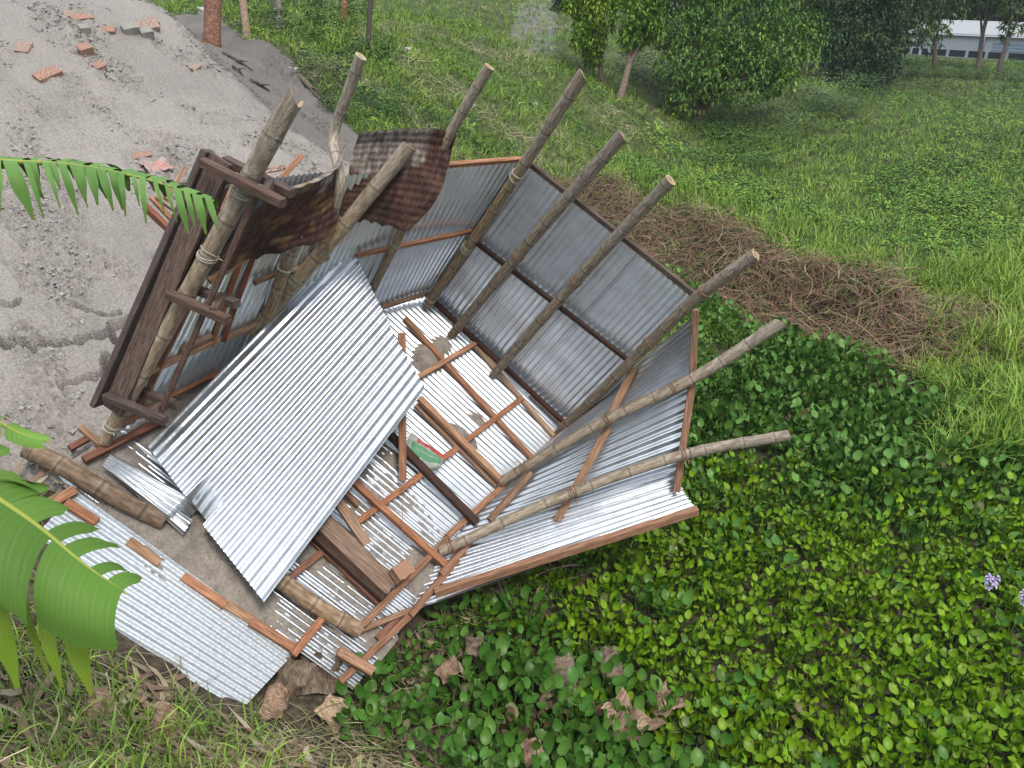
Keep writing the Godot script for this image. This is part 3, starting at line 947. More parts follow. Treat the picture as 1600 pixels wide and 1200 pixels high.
func build_floor_sand() -> void:
	# sand that slid in: it fills the troughs and lets the crests through; [pixel x, y, half length along the corrugation, half width, depth]
	var spots := [[668, 560, 0.14, 0.16, 0.05], [690, 540, 0.1, 0.12, 0.03], [860, 640, 0.3, 0.08, 0.03], [722, 684, 0.14, 0.07, 0.02], [748, 655, 0.1, 0.05, 0.012], [585, 752, 0.22, 0.18, 0.012], [655, 905, 0.22, 0.14, 0.035], [660, 880, 0.15, 0.1, 0.03],
		[250, 860, 0.42, 0.17, 0.04], [350, 905, 0.45, 0.2, 0.05], [300, 850, 0.35, 0.18, 0.045], [190, 800, 0.4, 0.12, 0.012], [420, 950, 0.25, 0.06, 0.012], [490, 850, 0.2, 0.16, 0.045], [560, 800, 0.2, 0.1, 0.008],
		[175, 700, 0.2, 0.12, 0.012], [235, 665, 0.16, 0.12, 0.03], [150, 745, 0.3, 0.12, 0.03], [300, 620, 0.25, 0.3, 0.05], [600, 850, 0.2, 0.1, 0.012], [540, 900, 0.3, 0.12, 0.006], [640, 800, 0.3, 0.1, 0.005], [590, 1000, 0.2, 0.1, 0.02], [410, 960, 0.2, 0.06, 0.02], [240, 870, 0.4, 0.1, 0.03], [600, 720, 0.15, 0.12, 0.008], [500, 985, 0.2, 0.08, 0.005], [160, 790, 0.3, 0.1, 0.008]]
	var c := []
	for q in spots:
		var p := F(q[0], q[1]) - floor_o
		c.append([p.dot(floor_u), p.dot(floor_v), q[2], q[3], q[4]])
	var s0 := -0.62
	var s1 := 1.56
	var t0 := -0.02
	var t1 := 3.03
	var ns_ := 150
	var nt := 240
	var P := PackedVector3Array()
	var C := PackedColorArray()
	var keep := PackedByteArray()
	var hh := PackedFloat32Array()
	for j in nt:
		for i in ns_:
			var s := lerpf(s0, s1, float(i) / (ns_ - 1))
			var t := lerpf(t0, t1, float(j) / (nt - 1))
			var h := -0.022
			for q in c:
				var a: float = (s - q[0]) / q[2]
				var b: float = (t - q[1]) / q[3]
				var r := a * a + b * b
				if r < 1.6: h = maxf(h, -0.004 + q[4] * (1.0 - r) * 0.8)
			h += 0.010 * ns(s * 420.0, t * 420.0, 2.0) + 0.006 * ns(s * 1500.0, t * 1500.0, 6.0) + 0.004 * ns(s * 4000.0, t * 4000.0, 3.0)
			hh.append(h)
			P.append(FP(s, t, h))
			var k := 0.9 + 0.3 * ns(s * 800.0, t * 800.0, 11.0)
			C.append(Color(0.35 * k, 0.305 * k, 0.27 * k))
	for j in nt:
		for i in ns_:
			var k := j * ns_ + i
			var m := maxf(hh[k], hh[mini(k + ns_ + 1, hh.size() - 1)])
			keep.append(1 if m > -0.0075 else 0)
	var mb := MB.new()
	mb.grid(P, ns_, nt, PackedVector2Array(), C, 1.0, keep)
	tag(put("spilled_sand", mb.done(), M.sand), "grey sand spilled over the upturned roof sheets", "sand", "", "stuff")

# ---------------------------------------------------------------- the land
var sand_edge := PackedVector2Array()
var cracks := []

func build_land() -> void:
	var pts := []
	# pond
	for q in [[900, 950], [1000, 1180], [1300, 1150], [1600, 1150], [800, 1090], [1200, 850], [1600, 850], [1150, 650], [1400, 650], [1600, 600], [1000, 700], [1250, 350], [1600, 380], [1100, 285], [1300, 220], [1600, 230], [1450, 160], [1600, 150]]:
		pts.append(G(q[0], q[1], 0.0))
	for q in [[12, 0, -2], [14, 0, -12], [25, 0, -15], [30, 0.2, -32], [40, 0.2, -20], [40, 0.2, -60], [20, 0.25, -50], [6, 0, 0], [10, 0, 6], [3.2, 0, -1.2], [2.6, 0.5, 0.6], [0.8, 1.7, -0.9], [0, 2.6, 0.3], [-2, 2.6, 0.3], [-1.6, 2.2, -1.0], [-4, 2.7, 0], [0, 2.7, 4], [-4, 2.8, 4], [-9, 3.0, 0], [-15, 3.0, -10], [-9, 3.3, -8], [-9, 3.4, -14], [-15, 3.2, -30], [-25, 3, -30], [-30, 3, -60], [-10, 3.1, -60], [4, 2.9, -60], [-35, 3, 0]]:
		pts.append(Vector3(q[0], q[1], q[2]))
	# the near slope
	for q in [[0, 1200, 1.45], [300, 1120, 0.80], [560, 1190, 0.45], [480, 1075, 0.42], [0, 1060, 1.45], [640, 1130, 0.18], [730, 1190, 0.1], [-200, 1000, 1.8], [30, 880, 1.45]]:
		pts.append(G(q[0], q[1], q[2]))
	# under the shed and the panels
	for q in [[-0.55, 0.2], [-0.6, 1.2], [-0.65, 2.2], [-0.5, 3.0], [0.3, 0.0], [0.3, 1.0], [0.3, 2.0], [0.3, 2.9], [1.1, 0.1], [1.1, 1.4], [1.1, 2.6], [1.5, 0.0], [1.5, 0.8], [1.5, 1.7], [1.5, 2.5], [0.3, 3.4], [1.1, 3.25], [-0.35, 3.6]]:
		pts.append(FP(q[0], q[1], -0.13 if q[1] < 2.95 else -0.09))
	for q in [[1.05, 0.04, -5.3], [0.75, 0.05, -4.3], [0.2, 0.05, -3.3], [0.9, 0.35, -6.6], [0.3, 1.2, -7.0], [-0.6, 1.95, -7.0], [-1.4, 2.3, -6.8]]:
		pts.append(Vector3(q[0], q[1], q[2]))
	# the sand heap and the ground behind it
	var hn := Vector3(0.314, 1.0, 0.274).normalized()      # the heap's slope, one even fall of about 23 degrees
	var ho := Vector3(-2.95, 1.98, -4.54)
	for q in [[0, 700], [0, 550], [100, 560], [190, 570], [0, 400], [130, 420], [0, 200], [120, 300], [250, 200], [350, 330], [280, 420], [430, 195], [330, 95], [240, 8], [0, 40], [120, 25], [120, 140], [-200, 300], [-200, 550], [-300, 120], [220, 320]]:
		pts.append(PL(q[0], q[1], ho, hn))
	for q in [[450, 132, 2.85], [385, 62, 3.15], [545, 205, 2.5], [600, 30, 3.0], [700, 120, 2.4], [760, 60, 2.6], [560, 120, 2.75], [640, 250, 1.9], [760, 240, 1.3], [880, 290, 0.55], [850, 180, 1.2], [1000, 250, 0.15], [900, 120, 1.5], [1080, 195, 0.25], [960, 150, 1.2], [830, 8, 3.0], [1250, 125, 0.3], [1400, 110, 0.3], [1180, 110, 1.0]]:
		pts.append(G(q[0], q[1], q[2]))
	tps_fit(pts)
	for q in [[945, 312, 0.5], [1010, 340, 0.45], [1100, 385, 0.4], [1250, 440, 0.4], [1380, 476, 0.35], [1480, 502, 0.25]]:
		var p := G(q[0], q[1], q[2])
		dyke.append(Vector2(p.x, p.z))
	for q in [[585, 214, 2.42], [490, 130, 2.78], [412, 75, 3.08], [335, 12, 3.48]]:
		var p := G(q[0], q[1], q[2])
		sand_edge.append(Vector2(p.x, p.z))
	for q in [[-12.0, -24.0], [-12.0, -3.0], [-3.35, -3.5], [-2.62, -3.62], [-2.3, -3.2], [-1.9, -3.3], [-1.5, -4.5], [-0.9, -6.0], [-0.7, -7.2]]:
		sand_edge.append(Vector2(q[0], q[1]))
	for q in [[560, 262], [500, 232], [430, 190], [375, 135], [330, 90], [290, 45], [240, 6]]:
		var p := PL(q[0], q[1], ho, hn)
		crest.append(Vector2(p.x, p.z))
	crest.append(crest[-1] + (crest[-1] - crest[-2]).normalized() * 12.0)
	build_heights()
	# ground sheet: colour of what the soil is made of
	var w := ax.size()
	var P := PackedVector3Array()
	var C := PackedColorArray()
	for j in az.size():
		for i in w:
			var x := ax[i]
			var z := az[j]
			P.append(Vector3(x, hgt[j * w + i], z))
			var c := Color(0.17, 0.135, 0.095).lerp(Color(0.12, 0.097, 0.066), clampf(0.5 + ns(x * 30.0, z * 30.0, 5.0) * 1.5, 0.0, 1.0))
			var dk := path_dist(Vector2(x, z), dyke) if (z < -6.0 and z > -18.0 and x > 0.0) else 9.0
			c = c.lerp(Color(0.095, 0.068, 0.046), smoothstep(1.3, 0.7, dk + 0.5 * ns(x * 90.0, z * 90.0)))
			# beyond the ridge the mud is grown over with moss and duckweed
			if z < -7.0 and (x < 0.8 or beyond_dyke(x, z)): c = c.lerp(Color(0.10, 0.15, 0.04), 0.8)
			if z < -26.0 and z > -60.0: c = c.lerp(Color(0.3, 0.29, 0.26), smoothstep(0.1, -0.1, absf(x - 0.9 - (z + 33.0) * -0.05) - 0.8))
			C.append(c)
	var mb := MB.new()
	mb.grid(P, w, az.size(), PackedVector2Array(), C, -1.0)
	tag(put("ground", mb.done(), M.soil), "", "", "", "structure")

func sand_depth(x: float, z: float) -> float:     # how far inside the sand's outline
	var p := Vector2(x, z)
	var d := path_dist(p, sand_edge)
	d = minf(d, seg_dist(p, sand_edge[-1], sand_edge[0]))
	return d if Geometry2D.is_point_in_polygon(p, sand_edge) else -d

var crest := PackedVector2Array()

func crest_side(x: float, z: float) -> float:      # metres beyond the crest of the heap
	if crest.size() == 0 or z > -5.0: return -1.0
	var p := Vector2(x, z)
	var best := 1e9
	var s := -1.0
	for i in crest.size() - 1:
		var d := seg_dist(p, crest[i], crest[i + 1])
		if d < best:
			best = d
			s = signf((crest[i + 1] - crest[i]).cross(p - crest[i]))
	return best * s

func sand_height(x: float, z: float) -> float:
	var d := sand_depth(x, z)
	if d < -0.5: return -9.0
	var h := raw_height(x, z) + 0.06 * smoothstep(-0.05, 0.25, d) - 0.05 + minf(d, 0.0) * 0.5
	# runnels down the slope, clods, trodden hollows
	var a := x * 0.75 - z * 0.66      # across the fall
	var b := x * 0.66 + z * 0.75      # down it
	h += 0.05 * ns(x * 45.0, z * 45.0, 1.0) + 0.035 * ns(a * 260.0, b * 60.0, 2.0) + 0.026 * ns(a * 800.0, b * 230.0, 3.0)
	h += 0.012 * ns(a * 1700.0, b * 600.0, 4.0) * (0.5 + 1.6 * ns(x * 120.0, z * 120.0, 8.0))
	var cd := crest_side(x, z)
	if cd > 0.0: h -= 0.2 * smoothstep(0.0, 0.4, cd) * smoothstep(0.1, 0.6, d)
	var rough := smoothstep(-0.05, 0.2, ns(a * 130.0, b * 60.0, 31.0))
	h += rough * 0.085 * minf(0.1, ns(x * 1700.0, z * 1700.0, 6.0))
	if z > -5.6 and x > -4.2:
		for k in cracks.size():
			var q: PackedVector2Array = cracks[k]
			var dd := path_dist(Vector2(x + 0.03 * ns(x * 700.0, z * 700.0, 9.0), z + 0.03 * ns(x * 700.0, z * 700.0, 19.0)), q)
			var wd := 0.034 if k == 0 else 0.02
			if dd < wd: h -= (0.3 if k == 0 else 0.15) * smoothstep(wd, wd * 0.6, dd)
	return h

func on_sand(x: float, y: float) -> Vector3:
	var r := ray(x, y)
	var c := Vector3(0, CAM_H, 0)
	var lo := 3.0
	var d := 3.0
	while d < 16.0:
		var p := c + r * d
		if p.y < sand_height(p.x, p.z): break
		lo = d
		d += 0.1
	for k in 7:
		var m := (lo + d) * 0.5
		var p := c + r * m
		if p.y < sand_height(p.x, p.z): d = m
		else: lo = m
	return c + r * d

func build_sand() -> void:
	for line in [[[-30, 520], [10, 535], [60, 542], [110, 536], [140, 524], [160, 522], [180, 506], [213, 497]], [[90, 593], [112, 601], [140, 588], [175, 566]], [[160, 566], [163, 550]], [[172, 530], [182, 536]], [[264, 400], [268, 380], [272, 366]], [[120, 484], [150, 488], [185, 490]], [[30, 470], [-20, 488]]]:
		var q := PackedVector2Array()
		for p in line:
			var g := on_sand(p[0], p[1])
			q.append(Vector2(g.x, g.z))
		cracks.append(q)
	var xs := axis([[-12.0, -7.0, 0.12], [-7.0, -4.3, 0.05], [-4.3, -3.9, 0.022], [-3.9, -2.35, 0.013], [-2.35, -2.0, 0.022], [-2.0, 0.0, 0.05]])
	var zs := axis([[-22.0, -13.0, 0.2], [-13.0, -8.5, 0.06], [-8.5, -5.9, 0.032], [-5.9, -5.1, 0.024], [-5.1, -4.2, 0.010], [-4.2, -3.0, 0.024]])
	var P := PackedVector3Array()
	var C := PackedColorArray()
	var keep := PackedByteArray()
	for z in zs:
		for x in xs:
			var h := sand_height(x, z)
			keep.append(0 if h < -5.0 else 1)
			P.append(Vector3(x, maxf(h, -1.0), z))
			var k := 1.0 + 0.16 * ns(x * 60.0, z * 60.0, 14.0) + 0.10 * ns(x * 300.0, z * 300.0, 24.0)
			var c := Color(0.305, 0.276, 0.258) * k
			# darker sand tone on the far side of the crest
			var far := smoothstep(-0.05, 0.12, crest_side(x, z) + 0.12 * ns(x * 300.0, z * 300.0, 5.0))
			c = c.lerp(Color(0.18, 0.16, 0.15) * k, far)
			c.a = 1.0
			C.append(c)
	var nx := xs.size()
	for j in zs.size() - 1:
		for i in nx - 1:
			var k := j * nx + i
			if keep[k + 1] == 0 or keep[k + nx] == 0 or keep[k + nx + 1] == 0: keep[k] = 0
	var mb := MB.new()
	mb.grid(P, nx, zs.size(), PackedVector2Array(), C, -1.0, keep)
	tag(put("sand_heap", mb.done(), M.sand), "", "", "", "structure")

	# crumbs and clods that rolled down
	var shapes := []
	for k in 4:
		shapes.append(brick_mesh(Vector3(0.024, 0.017, 0.021), 0.012))
	var xfs := [[], [], [], []]
	var cols := [[], [], [], []]
	var tries := 0
	while tries < 70000:
		tries += 1
		var x := rf(-7.5, -1.6)
		var z := rf(-10.5, -3.2)
		var a := x * 0.75 - z * 0.66
		var b := x * 0.66 + z * 0.75
		if ns(a * 130.0, b * 60.0, 31.0) + 0.5 * ns(x * 420.0, z * 420.0, 8.0) < rf(0.08, 0.55): continue
		if sand_depth(x, z) < 0.05 or under_shed(x, z, 0.0): continue
		var p := Vector3(x, sand_height(x, z) + 0.002, z)
		if not in_view(p, 20.0): continue
		var k := rng.randi() % 4
		var size := 0.3 + 1.0 * pow(rng.randf(), 3.5)
		xfs[k].append(xf(p, size, 1.2))
		var g := rf(0.8, 1.1) * (0.30 if crest_side(x, z) < 0.0 else 0.18)
		cols[k].append(Color(g * 1.06, g, g * 0.95))
	var node := Node3D.new()
	node.name = "sand_clods"
	add_child(node)
	tag(node, "small crumbs and clods of sand strewn over the heap", "sand", "", "stuff")
	for k in 4:
		var sc := scatter("clods", shapes[k], M.clod, xfs[k], cols[k], node)
		sc.set_meta("kind", "stuff")
	print("clods ", xfs[0].size())

# ---------------------------------------------------------------- plants
func jit(c: Color, k: float) -> Color:
	var f := 1.0 + rf(-k, k)
	return Color(c.r * f * (1.0 + rf(-k, k) * 0.4), c.g * f, c.b * f)

# a rounded cupped leaf at the end of a stalk
func round_leaf(mb: MB, base: Vector3, tip: Vector3, out: Vector3, r: float, tilt: float, col: Color, stalk: Color) -> void:
	var mid := (base + tip) * 0.5 + out * 0.01
	tube(mb, [base, mid, tip], [0.006, 0.005, 0.003], [stalk, stalk, stalk], 3, false)
	var side := out.cross(Vector3.UP).normalized()
	var ax_ := (out * cos(tilt) + Vector3.UP * sin(tilt)).normalized()     # from stalk to leaf tip
	var nn := side.cross(ax_).normalized()
	if nn.y < 0.0: nn = -nn
	var c := tip + ax_ * r
	var i0 := mb.vert(c - nn * r * 0.22, nn, Vector2.ZERO, col)
	var m := 10
	for k in m:
		var an := TAU * k / m
		var e := 1.0 + (0.12 if k == 0 else 0.0) - 0.06 * absf(sin(an))
		var q := ax_ * cos(an) * r * 1.15 * e + side * sin(an) * r * 0.9 * e
		var p := c + q + nn * r * 0.10 * sin(an * 3.0 + r * 100.0) 
		mb.vert(p, (nn - q.normalized() * 0.35).normalized(), Vector2.ZERO, col * 0.92)
	for k in m:
		mb.tri(i0, i0 + 1 + k, i0 + 1 + (k + 1) % m)

func hyacinth_mesh(leaves: int, h0: float, h1: float, r0: float, r1: float, spread: float, col: Color, vary: float) -> ArrayMesh:
	var mb := MB.new()
	for k in leaves:
		var an := TAU * (k + rf(-0.35, 0.35)) / leaves
		var out := Vector3(cos(an), 0, sin(an))
		var h := rf(h0, h1)
		var d := spread * rf(0.35, 1.0)
		var b := out * 0.02
		var c := jit(col, vary)
		round_leaf(mb, b, out * d + Vector3.UP * h, out, rf(r0, r1), rf(0.35, 1.55), c, Color(0.10, 0.17, 0.04))
	return mb.done()

# a tuft of narrow blades
func tuft_mesh(blades: int, len0: float, len1: float, width: float, spread: float, droop: float, col: Color, vary: float) -> ArrayMesh:
	var mb := MB.new()
	for k in blades:
		var an := rng.randf() * TAU
		var out := Vector3(cos(an), 0, sin(an))
		var side := Vector3(-sin(an + rf(-0.6, 0.6)), 0, cos(an))
		var L := rf(len0, len1)
		var lean := rf(0.1, 1.0) * droop
		var b := Vector3(rf(-1, 1), 0, rf(-1, 1)) * spread * 0.5
		var c := jit(col, vary)
		var last := -1
		var p := b
		var dir := (Vector3.UP + out * lean * 0.6).normalized()
		for j in 4:
			var w: float = width * [0.8, 1.0, 0.75, 0.05][j]
			var nn := side.cross(dir).normalized()
			if nn.y < 0.0: nn = -nn
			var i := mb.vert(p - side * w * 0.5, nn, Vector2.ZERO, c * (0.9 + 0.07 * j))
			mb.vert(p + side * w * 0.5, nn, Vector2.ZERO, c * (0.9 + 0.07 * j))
			if last >= 0:
				mb.tri(last, last + 1, i + 1); mb.tri(last, i + 1, i)
			last = i
			p += dir * L / 3.0
			dir = (dir + out * lean * 0.55 + Vector3.DOWN * lean * 0.45).normalized()
	return mb.done()

# a tangle of dead strands lying about
func strand_mesh(count: int, len0: float, len1: float, width: float, high: float, cols: Array) -> ArrayMesh:
	var mb := MB.new()
	for k in count:
		var an := rng.randf() * TAU
		var dir := Vector3(cos(an), rf(-0.25, 0.35), sin(an)).normalized()
		var p := Vector3(rf(-1, 1) * 0.14, rng.randf() * high, rf(-1, 1) * 0.14)
		var L := rf(len0, len1)
		var c: Color = jit(cols[rng.randi() % cols.size()], 0.3)
		var last := -1
		var curl := rf(-1.0, 1.0)
		for j in 5:
			var side := dir.cross(Vector3.UP).normalized().rotated(dir, rf(-0.4, 0.4))
			var w := width * rf(0.6, 1.2) * (0.3 if j == 4 else 1.0)
			var nn := side.cross(dir).normalized()
			if nn.y < 0.0: nn = -nn
			var i := mb.vert(p - side * w * 0.5, nn, Vector2(0, j * 0.2), c)
			mb.vert(p + side * w * 0.5, nn, Vector2(0.3, j * 0.2), c)
			if last >= 0:
				mb.tri(last, last + 1, i + 1); mb.tri(last, i + 1, i)
			last = i
			p += dir * L / 4.0
			dir = dir.rotated(Vector3.UP, curl * 0.4)
			dir.y = clampf(dir.y - 0.12, -0.4, 0.4)
			dir = dir.normalized()
			if p.y < 0.005: p.y = 0.005
	return mb.done()

# leafy weeds: broad pointed leaves on a short stem
func weed_mesh(leaves: int, h: float, leaf: float, width: float, spread: float, col: Color, vary: float) -> ArrayMesh:
	var mb := MB.new()
	for k in leaves:
		var an := rng.randf() * TAU
		var out := Vector3(cos(an), rf(-0.3, 0.5), sin(an)).normalized()
		var b := Vector3(cos(an), 0, sin(an)) * spread * sqrt(rng.randf()) + Vector3.UP * h * rf(0.15, 1.0)
		point_leaf(mb, b, out, leaf * rf(0.7, 1.2), width, jit(col, vary))
	return mb.done()

func point_leaf(mb: MB, b: Vector3, out: Vector3, L: float, w: float, c: Color) -> void:
	var side := out.cross(Vector3.UP).normalized()
	var nn := side.cross(out).normalized()
	if nn.y < 0.0: nn = -nn
	var m := b + out * L * 0.5
	var i := mb.vert(b, nn, Vector2.ZERO, c)
	mb.vert(m + side * L * w * 0.5 + nn * L * 0.06, (nn - side * 0.3).normalized(), Vector2.ZERO, c)
	mb.vert(b + out * L + Vector3.DOWN * L * 0.2, nn, Vector2.ZERO, c)
	mb.vert(m - side * L * w * 0.5 + nn * L * 0.06, (nn + side * 0.3).normalized(), Vector2.ZERO, c)
	mb.tri(i, i + 1, i + 2); mb.tri(i, i + 2, i + 3)

func xf(p: Vector3, size: float, tilt := 0.15, up := Vector3.UP) -> Transform3D:
	var b := Basis(Vector3.UP, rng.randf() * TAU).scaled(Vector3.ONE * size)
	b = Basis(Vector3(rf(-1, 1), 0, rf(-1, 1)).normalized(), rf(0, tilt)) * b
	if up != Vector3.UP:
		var axv := Vector3.UP.cross(up)
		if axv.length() > 0.001: b = Basis(axv.normalized(), Vector3.UP.angle_to(up)) * b
	return Transform3D(b, p)

func in_view(p: Vector3, margin := 60.0) -> bool:
	var q := project(p)
	return q.z > 0.3 and q.x > -margin and q.x < 1600.0 + margin and q.y > -margin * 1.5 and q.y < 1200.0 + margin * 1.5

func under_shed(x: float, z: float, pad := 0.0) -> bool:
	# inside the outline of the upturned roof or of the whitish panel
	var q := PackedVector2Array()
	for c in [[-0.62 - pad, -0.06 - pad], [1.6 + pad, -0.06 - pad], [1.58 + pad, 2.9], [1.13 + pad, 3.32 + pad], [-0.38 - pad, 3.62 + pad]]:
		var p := FP(c[0], c[1])
		q.append(Vector2(p.x, p.z))
	return Geometry2D.is_point_in_polygon(Vector2(x, z), q)

func slope_up(x: float, z: float) -> Vector3:
	var e := 0.15
	return Vector3(ground(x - e, z) - ground(x + e, z), 2.0 * e, ground(x, z - e) - ground(x, z + e)).normalized()

func beyond_dyke(x: float, z: float) -> bool:
	for i in dyke.size() - 1:
		if x < dyke[i + 1].x or i == dyke.size() - 2:
			return z < lerpf(dyke[i].y, dyke[i + 1].y, clampf((x - dyke[i].x) / (dyke[i + 1].x - dyke[i].x), 0.0, 1.0))
	return false

func build_pond_plants() -> void:
	var lime := Color(0.13, 0.235, 0.012)
	var green := Color(0.062, 0.15, 0.024)
	var deep := Color(0.085, 0.18, 0.036)
	var kinds := []
	for k in 4: kinds.append(hyacinth_mesh(13, 0.05, 0.19, 0.016, 0.030, 0.11, lime, 0.4))
	for k in 4: kinds.append(hyacinth_mesh(11, 0.08, 0.25, 0.022, 0.040, 0.13, green, 0.35))
	for k in 3: kinds.append(hyacinth_mesh(11, 0.06, 0.22, 0.018, 0.036, 0.13, deep, 0.35))
	for k in 3: kinds.append(hyacinth_mesh(9, 0.03, 0.15, 0.022, 0.04, 0.14, [Color(0.16, 0.17, 0.075), Color(0.15, 0.105, 0.065), Color(0.10, 0.13, 0.05)][k], 0.35))
	var lists := []
	var cols := []
	for k in kinds.size():
		lists.append([]); cols.append([])
	var near_ones := []
	var z := -2.2
	while z > -11.0:
		var x := -1.2
		while x < 10.5:
			var p := Vector3(x + rf(-0.08, 0.08), 0, z + rf(-0.08, 0.08))
			x += 0.108
			var h := ground(p.x, p.z)
			p.y = h - 0.03
			if h > 0.32 or not in_view(p, 400.0) or under_shed(p.x, p.z, -0.02): continue
			var dk := path_dist(Vector2(p.x, p.z), dyke)
			if dk < 1.35 + 0.5 * ns(p.x * 80.0, p.z * 80.0, 3.0): continue
			if beyond_dyke(p.x, p.z): continue
			if p.x > 4.7 + 0.9 * ns(p.x * 60.0, p.z * 60.0, 8.0) and p.z < -6.3 and rng.randf() < 0.8: continue
			var q := project(p)
			# gaps of dead leaves
			if ns(p.x * 70.0, p.z * 70.0, 44.0) > 0.45 and rng.randf() < 0.5: continue
			var close := smoothstep(0.9, 0.2, Vector2(p.x, p.z).distance_to(Vector2(0.0, -2.9)) - 0.5 + 0.6 * ns(p.x * 60.0, p.z * 60.0, 2.0))
			var far := smoothstep(4.9, 6.9, -p.z + 0.25 * p.x + 1.4 * ns(p.x * 45.0, p.z * 45.0, 12.0) - 0.6)
			var kind := rng.randi() % 4
			if rng.randf() < far: kind = 8 + rng.randi() % 3
			elif rng.randf() < close: kind = 4 + rng.randi() % 4
			elif rng.randf() < 0.05: kind = 4 + rng.randi() % 4
			# withered plants where the roof edge dragged through, and a few anywhere
			var dragged := smoothstep(0.8, 0.2, Vector2(p.x, p.z).distance_to(Vector2(-0.35, -3.35)) + 0.3 * ns(p.x * 150.0, p.z * 150.0, 6.0))
			if rng.randf() < 0.035 + 0.5 * dragged: kind = 11 + rng.randi() % 3
			var size := rf(0.75, 1.25) * (1.0 + 0.12 * close + 0.2 * far)
			if h > 0.08: size *= 0.8
			var t := xf(p, size, 0.25)
			if q.y > 930.0 and q.y < 1290.0 and q.x > 520.0 and q.x < 1640.0 and near_ones.size() < 295:
				near_ones.append([kind, t])
			else:
				lists[kind].append(t)
				cols[kind].append(Color.WHITE * rf(0.8, 1.15))
		z -= 0.108
	var mat_node := Node3D.new()
	mat_node.name = "water_hyacinth_mat"
	add_child(mat_node)
	tag(mat_node, "dense mat of green water hyacinth covering the pond", "water hyacinth", "", "stuff")
	for k in kinds.size():
		if lists[k].size():
			var s := scatter("hyacinth_leaves", kinds[k], M.hyacinth, lists[k], cols[k], mat_node)
			s.set_meta("kind", "stuff")
	for e in near_ones:
		var lb := "bright green water hyacinth plant floating close to the near bank"
		if e[0] >= 11: lb = "withered olive-brown water hyacinth plant by the near bank"
		elif e[0] >= 4: lb = "dark broad-leaved water hyacinth plant at the foot of the near bank"
		var o := put("water_hyacinth", kinds[e[0]], M.hyacinth)
		o.transform = e[1]
		tag(o, lb, "water plant", "water hyacinth plants by the near bank")
	print("hyacinth ", lists.map(func(l): return l.size()), " near ", near_ones.size())

